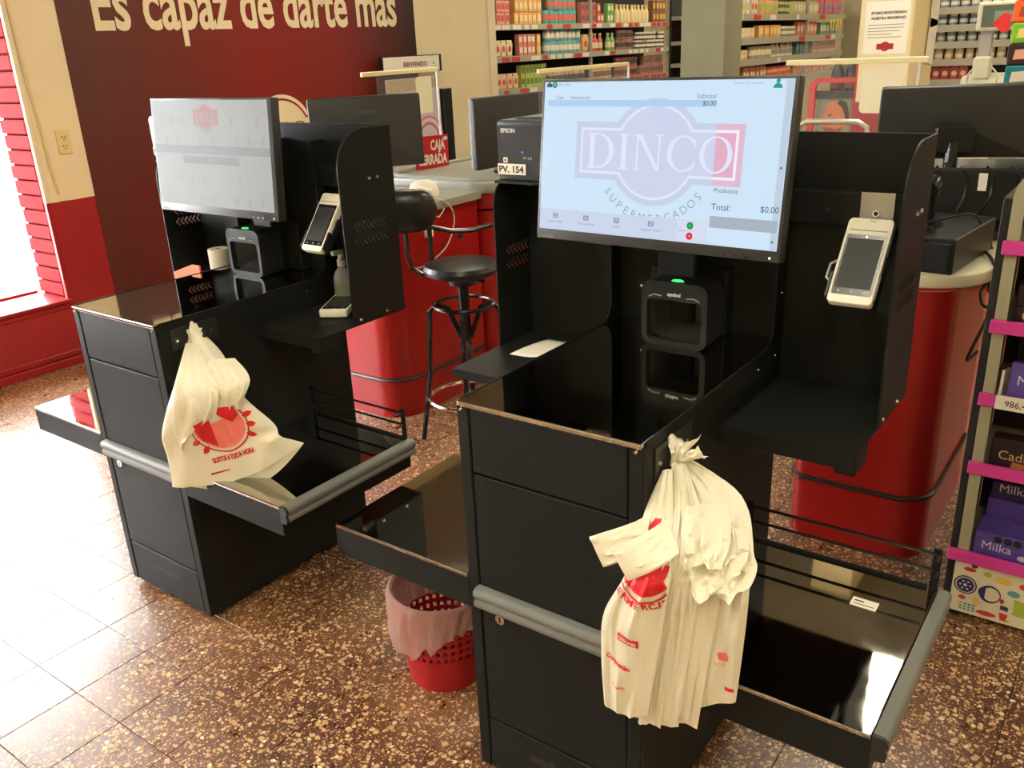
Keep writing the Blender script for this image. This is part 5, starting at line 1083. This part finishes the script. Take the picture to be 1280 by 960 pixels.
t = thing('shelf_pennant', 'yellow pennant flags hanging from the top shelf right of pillar', 'pennant', (-2.47, 8.75, 1.715))
for i in range(4):
    b = MB(); b.prism([(i * 0.11, 0), (i * 0.11 + 0.08, 0), (i * 0.11 + 0.04, -0.09)], 0.0, 0.002, 'x'); b.build('flag', mat('flag_yellow', srgb(244, 206, 30), 0.5), t, smooth=0)
g3 = Matrix.Translation((-1.22, 7.5, 0)) @ Matrix.Rotation(math.radians(3), 4, 'Z')
runs = [(4, 0.05, 0.9, 'jar', 1, BLU, WHT, 'blue jar with white lid', 1.0), (3, 0.05, 0.45, 'jar', 1, (70, 126, 168), WHT, 'deep blue jar', 1.0), (3, 0.46, 0.9, 'jar', 1, (150, 142, 132), WHT, 'grey jar', 1.0), (2, 0.05, 0.9, 'jar', 1, (112, 152, 180), WHT, 'pale blue jar', 1.0), (1, 0.05, 0.9, 'jar', 1, (190, 180, 160), CRM, 'cream white jar', 1.0), (0, 0.05, 0.4, 'pouch', 1, (176, 50, 50), CRM, 'red pouch', 0.9)]
gondola('narrow shelving of blue and white jars behind the counter scale', 'behind the counter scale', g3, 1.3, [1.165, 1.33, 1.472, 1.606, 1.745], 0.3, runs, 0.1, [0.0])

# ---- counter scale with display, and a stack of snack packs
t = thing('counter_scale', 'beige counter scale with tilted display behind the big black monitor', 'scale', (-0.10, 3.40, 0.9255))
GB = mat('beige_plastic', srgb(198, 194, 170), 0.45)
b = MB(); b.box(-0.09, 0.17, 0.0, 0.25, 0.0, 0.46, bevel=0.02, seg=2); b.box(-0.045, 0.03, -0.01, 0.05, 0.44, 0.54, bevel=0.01); b.build('body', GB, t)
b = MB(); b.lathe([(0.058, 0), (0.062, 0.004), (0.066, 0)], (0, 0, 0), 24); b.xf(axes((0.0, -0.001, 0.44), (1, 0, 0), (0, 0, 1))); b.build('dial_ring', GB, t)
b = MB(); b.box(-0.03, 0.02, 0.0, 0.03, 0.52, 0.68, bevel=0.004); b.build('pole', mat('grey_pole', srgb(160, 156, 150), 0.4), t)
b = MB(); b.box(-0.05, 0.22, -0.02, 0.04, 0.645, 0.765, bevel=0.008); b.build('display_case', GB, t)
flat([(-0.030, -0.05), (0.20, -0.05), (0.20, 0.04), (-0.030, 0.04)], 0.0006, mat('display_face', srgb(84, 92, 80), 0.3), t, 'display_face', axes((0, -0.021, 0.71), (1, 0, 0), (0, 0, 1)))
flat([(0.02, -0.03), (0.14, -0.03), (0.14, 0.015), (0.02, 0.015)], 0.0012, mat('lcd_green', srgb(120, 138, 116), 0.3), t, 'display_window', axes((0, -0.021, 0.71), (1, 0, 0), (0, 0, 1)))
b = MB(); b.box(0.05, 0.20, 2.86, 3.0, 0.9255, 1.36, bevel=0.004); b.build('snack_stand', mat('grey_card_box', srgb(120, 116, 104), 0.7), None, 'plain box stand carrying the bright snack packs', 'stand')
z = 1.36
for h, c, c2, nm in ((0.085, (30, 132, 140), WHT, 'teal snack pack at the bottom of the bright stack'), (0.08, (50, 30, 30), (226, 170, 140), 'dark snack box in the bright stack'), (0.075, (120, 176, 40), YEL, 'green snack pack in the bright stack'), (0.08, (236, 90, 30), (160, 60, 40), 'red orange snack pack in the bright stack'), (0.10, (250, 140, 20), YEL, 'orange snack pack on top of the bright stack')):
    t = thing('snack_pack', nm, 'snack pack', (0.115, 2.92, z), 0.05 * random.uniform(-1, 1))
    b = MB(); b.box(-0.05, 0.06, -0.05, 0.05, 0.0, h - 0.001, bevel=0.006); b.build('wrapper', mat('snack_%d_%d' % c[:2], srgb(*c), 0.35, var=0.15, vscale=30), t)
    b = MB(); b.prism([(-0.03, h * 0.25), (0.035, h * 0.3), (0.03, h * 0.75), (-0.025, h * 0.7)], -0.0512, -0.049, 'y'); b.build('panel', mat('snackp_%d_%d' % c2[:2], srgb(*c2), 0.4), t, smooth=0)
    z += h
t = thing('pointed_tag', 'small red pointed tag beside the bright snack stack', 'tag', (0.035, 2.90, 1.60))
b = MB(); b.prism([(-0.045, 0.0), (-0.005, 0.04), (0.02, 0.03), (0.02, -0.03), (-0.005, -0.035)], 0, 0.003, 'y'); b.build('card', mat('tag_bright_red', srgb(210, 40, 40), 0.5), t, smooth=0)

# ================================================================== CHOCOLATE RACK
RX, RY = 0.358, 1.217
rk = thing('candy_rack', 'chocolate rack with pink shelf strips at right edge', 'rack', (RX, RY, 0))
POST = mat('putty_grey_metal', srgb(166, 160, 132), 0.45)
pp = [(0.0, 0.19), (0.028, 0.19), (0.028, 1.20)] + arc(0.088, 1.20, 0.06, 180, 120, 5) + [(0.05, 1.285)] + arc(0.088, 1.20, 0.088, 115, 180, 6)
b = MB(); b.prism([(p[0], p[1]) for p in pp], 0.0, 0.012, 'y'); b.build('post', POST, rk, smooth=0)
b = MB(); b.box(-0.022, -0.002, 0.012, 0.34, 0.0, 1.20, bevel=0.002); b.build('side_panel', BLACKP, rk)
b = MB(); b.box(0, 0.32, 0.33, 0.34, 0, 1.25); b.build('back_panel', mat('rack_dark', (0.03, 0.028, 0.025), 0.6), rk, smooth=0)
PINK = mat('pink_strip', srgb(214, 62, 150), 0.4, var=0.08, vscale=20)
TI = [0.205, 0.480, 0.680, 0.880, 1.083]
for i, z in enumerate(TI):
    b = MB(); b.box(0.0, 0.32, 0.0, 0.33, z - 0.012, z - 0.004); sh = b.build('shelf', POST, rk, smooth=0)
    b = MB(); b.box(-0.006 - (0.016 if i == 0 else 0), 0.32, -0.016, -0.001, z - 0.018, z + 0.016, bevel=0.002); b.build('pink_strip', PINK, sh)
    if i == 2:
        b = MB(); b.box(0.035, 0.14, -0.020, -0.0165, z - 0.018, z + 0.020, bevel=0.0005); tg = b.build('price_tag', PAPER, sh)
        text('986,42', axes((0.088, -0.0205, z - 0.008), (1, 0, 0), (0, 0, 1)), INK, tg, size=0.024, width=0.062, height=1.0)
# base board with printed icons
b = MB(); b.box(0.0, 0.32, 0.0, 0.012, 0.018, 0.188); bb = b.build('base_board', mat('board_white', srgb(226, 218, 190), 0.5), rk, 'white base board printed with colourful kitchen icons', smooth=0)
BM = axes((0, -0.0006, 0), (1, 0, 0), (0, 0, 1))
NAVY = mat('ic_navy', srgb(44, 48, 96), 0.5); ICR = mat('ic_red', srgb(200, 62, 50), 0.5); ICG = mat('ic_green', srgb(164, 184, 60), 0.5); ICY = mat('ic_yellow', srgb(230, 190, 84), 0.5); ICT = mat('ic_teal', srgb(110, 160, 158), 0.5); ICP = mat('ic_plum', srgb(84, 50, 90), 0.5)
def disc(x, z, r, m_, rx=None): flat(arc(x, z, rx or r, 0, 360, 16, ry=r)[:-1], 0.0, m_, bb, 'icon', BM)
disc(0.034, 0.110, 0.030, NAVY)
flat(arc(0.034, 0.110, 0.026, 0, 360, 16)[:-1], 0.0006, mat('board_white', srgb(226, 218, 190), 0.5), bb, 'icon', BM); flat(arc(0.034, 0.110, 0.023, 0, 360, 16)[:-1], 0.0012, NAVY, bb, 'icon', BM)
for a in range(0, 360, 60): flat(arc(0.034 + 0.013 * math.cos(math.radians(a)), 0.110 + 0.013 * math.sin(math.radians(a)), 0.003, 0, 360, 6)[:-1], 0.0018, mat('board_white', srgb(226, 218, 190), 0.5), bb, 'icon', BM)
flat(arc(0.034, 0.110, 0.005, 0, 360, 6)[:-1], 0.0018, mat('board_white', srgb(226, 218, 190), 0.5), bb, 'icon', BM)
flat(arc(0.098, 0.100, 0.028, 0, 360, 18)[:-1], 0.0, NAVY, bb, 'icon', BM, holes=[arc(0.101, 0.100, 0.022, 0, 360, 18)[:-1]]); flat(arc(0.086, 0.102, 0.018, 90, 270, 10), 0.0006, NAVY, bb, 'icon', BM)
for (x, z, r, rx, m_) in ((0.04, 0.162, 0.007, 0.016, ICR), (0.085, 0.160, 0.008, 0.010, ICG), (0.125, 0.152, 0.011, 0.022, ICY), (0.155, 0.120, 0.010, 0.016, ICT), (0.180, 0.150, 0.010, 0.016, ICR), (0.030, 0.068, 0.007, 0.010, ICR), (0.066, 0.066, 0.013, 0.010, ICY), (0.130, 0.088, 0.008, 0.006, ICR), (0.05, 0.175, 0.006, 0.008, ICP), (0.20, 0.10, 0.012, 0.012, ICY), (0.096, 0.035, 0.008, 0.026, ICR), (0.165, 0.060, 0.004, 0.006, ICP), (0.145, 0.030, 0.004, 0.012, ICG)): disc(x, z, r, m_, rx)
flat([(0.162, 0.055), (0.188, 0.052), (0.192, 0.10), (0.158, 0.105)], 0.0003, ICG, bb, 'icon', BM); flat([(0.128, 0.062), (0.148, 0.060), (0.148, 0.074), (0.128, 0.076)], 0.0003, ICP, bb, 'icon', BM)
flat([(0.128, 0.052), (0.150, 0.050), (0.146, 0.028), (0.132, 0.028)], 0.0003, ICR, bb, 'icon', BM)
for i in range(4):
    for j in range(3): flat(R_(0.026 + i * 0.011, 0.034 + i * 0.011, 0.028 + j * 0.009, 0.034 + j * 0.009), 0.0003, ICT, bb, 'icon', BM)
b = MB(); b.box(0.004, 0.03, 0.004, 0.03, 0, 0.02); b.build('foot', BLACKP, rk, smooth=0)
# chocolate
PURP = mat('purple_wrapper', srgb(92, 70, 160), 0.3, var=0.12, vscale=25); DPUR = mat('dark_purple_wrapper', srgb(48, 38, 92), 0.35, var=0.12, vscale=25); DBRN = mat('dark_choc_wrapper', srgb(38, 24, 34), 0.3, var=0.15, vscale=25)
SIL = mat('silver_print', srgb(214, 208, 220), 0.35, var=0); GLD = mat('gold_print', srgb(196, 160, 104), 0.35, var=0); TAN = mat('choc_print', srgb(176, 112, 64), 0.4)
def choc(label, x, y, z, w_, d, h, m_, word, tm, rot=0, tilt=0, extra=None):
    t = thing('chocolate_box', label, 'chocolate', M=Matrix.Translation((RX + x, RY + y, z)) @ Matrix.Rotation(rot, 4, 'Z') @ Matrix.Rotation(tilt, 4, 'X'))
    b = MB(); b.box(0, w_, 0, d, 0, h, bevel=0.002); b.build('wrapper', m_, t)
    text(word, axes((0.018, -0.0008, h * 0.38), (1, 0, 0), (0, 0, 1)), tm, t, size=0.036, bold=0.0, align='LEFT')
    if extra == 'seal':
        for i in range(4): flat(arc(0.058 + i * 0.024, h * 0.82, 0.011, 0, 360, 8)[:-1], 0.0, INK, t, 'print', axes((0, -0.0008, 0), (1, 0, 0), (0, 0, 1)))
        flat(arc(0.125, h * 0.32, 0.016, 0, 360, 10, ry=0.009)[:-1], 0.0, SIL, t, 'print', axes((0, -0.0008, 0), (1, 0, 0), (0, 0, 1)))
    if extra == 'bar': flat([(0.05, h * 0.12), (0.095, h * 0.08), (0.10, h * 0.30), (0.055, h * 0.34)], 0.0, TAN, t, 'print', axes((0, -0.0008, 0), (1, 0, 0), (0, 0, 1)))
    return t
choc('open purple chocolate box at the front of the lowest rack shelf', 0.036, 0.012, 0.2015, 0.23, 0.10, 0.082, PURP, 'Milka', SIL, 0, 0, 'seal')
choc('dark purple chocolate box behind the open box on lowest shelf', 0.042, 0.125, 0.2015, 0.23, 0.16, 0.135, PURP, 'Milka', SIL)
choc('upper dark chocolate box stacked on the lowest rack shelf', 0.046, 0.135, 0.3375, 0.23, 0.15, 0.050, DPUR, 'Milka', SIL)
choc('dark chocolate bar pack with gold lettering on the second rack shelf', 0.040, 0.012, 0.4765, 0.23, 0.05, 0.092, DBRN, 'Cadbury', GLD, 0, 0, 'bar')
t = choc('purple chocolate pack leaning in a white tray on the middle rack shelf', 0.052, 0.030, 0.6800, 0.20, 0.05, 0.095, PURP, 'Milka', SIL, 0, math.radians(-14))
b = MB(); b.box(-0.018, -0.012, -0.01, 0.10, 0, 0.07); b.box(-0.018, 0.2, 0.10, 0.104, 0, 0.07); b.box(-0.018, 0.2, -0.01, 0.1, -0.001, 0.002); b.build('tray', PAPER, t, smooth=0)
choc('black bagged chocolate behind the leaning purple pack', 0.050, 0.17, 0.6765, 0.22, 0.10, 0.13, DBRN, 'Block', GLD)
choc('lower of two dark chocolate boxes on the second highest rack shelf', 0.040, 0.012, 0.8765, 0.22, 0.10, 0.055, DBRN, 'Cadbury', GLD, 0, 0, 'bar')
choc('upper of two dark chocolate boxes on the second highest rack shelf', 0.042, 0.016, 0.9320, 0.22, 0.10, 0.055, DBRN, 'Cadbury', GLD, 0, 0, 'bar')
choc('bright purple chocolate pack on the highest rack shelf', 0.036, 0.014, 1.0795, 0.20, 0.06, 0.16, PURP, 'Milka', SIL)

# put the root of each built-in-place thing at its own base
def rebase(root):
    bpy.context.view_layer.update()
    pts = [c.matrix_world @ Vector(q) for c in root.children if c.type == 'MESH' for q in c.bound_box]
    if not pts: return
    p = Vector(((min(q.x for q in pts) + max(q.x for q in pts)) / 2, (min(q.y for q in pts) + max(q.y for q in pts)) / 2, min(q.z for q in pts)))
    root.location = p
    for c in root.children: c.location = c.location - p
for r_ in [o for o in list(COL.objects) if o.type == 'EMPTY' and o.parent is None and o.matrix_world.translation.length < 1e-6 and not o.name.startswith('self_checkout')]: rebase(r_)
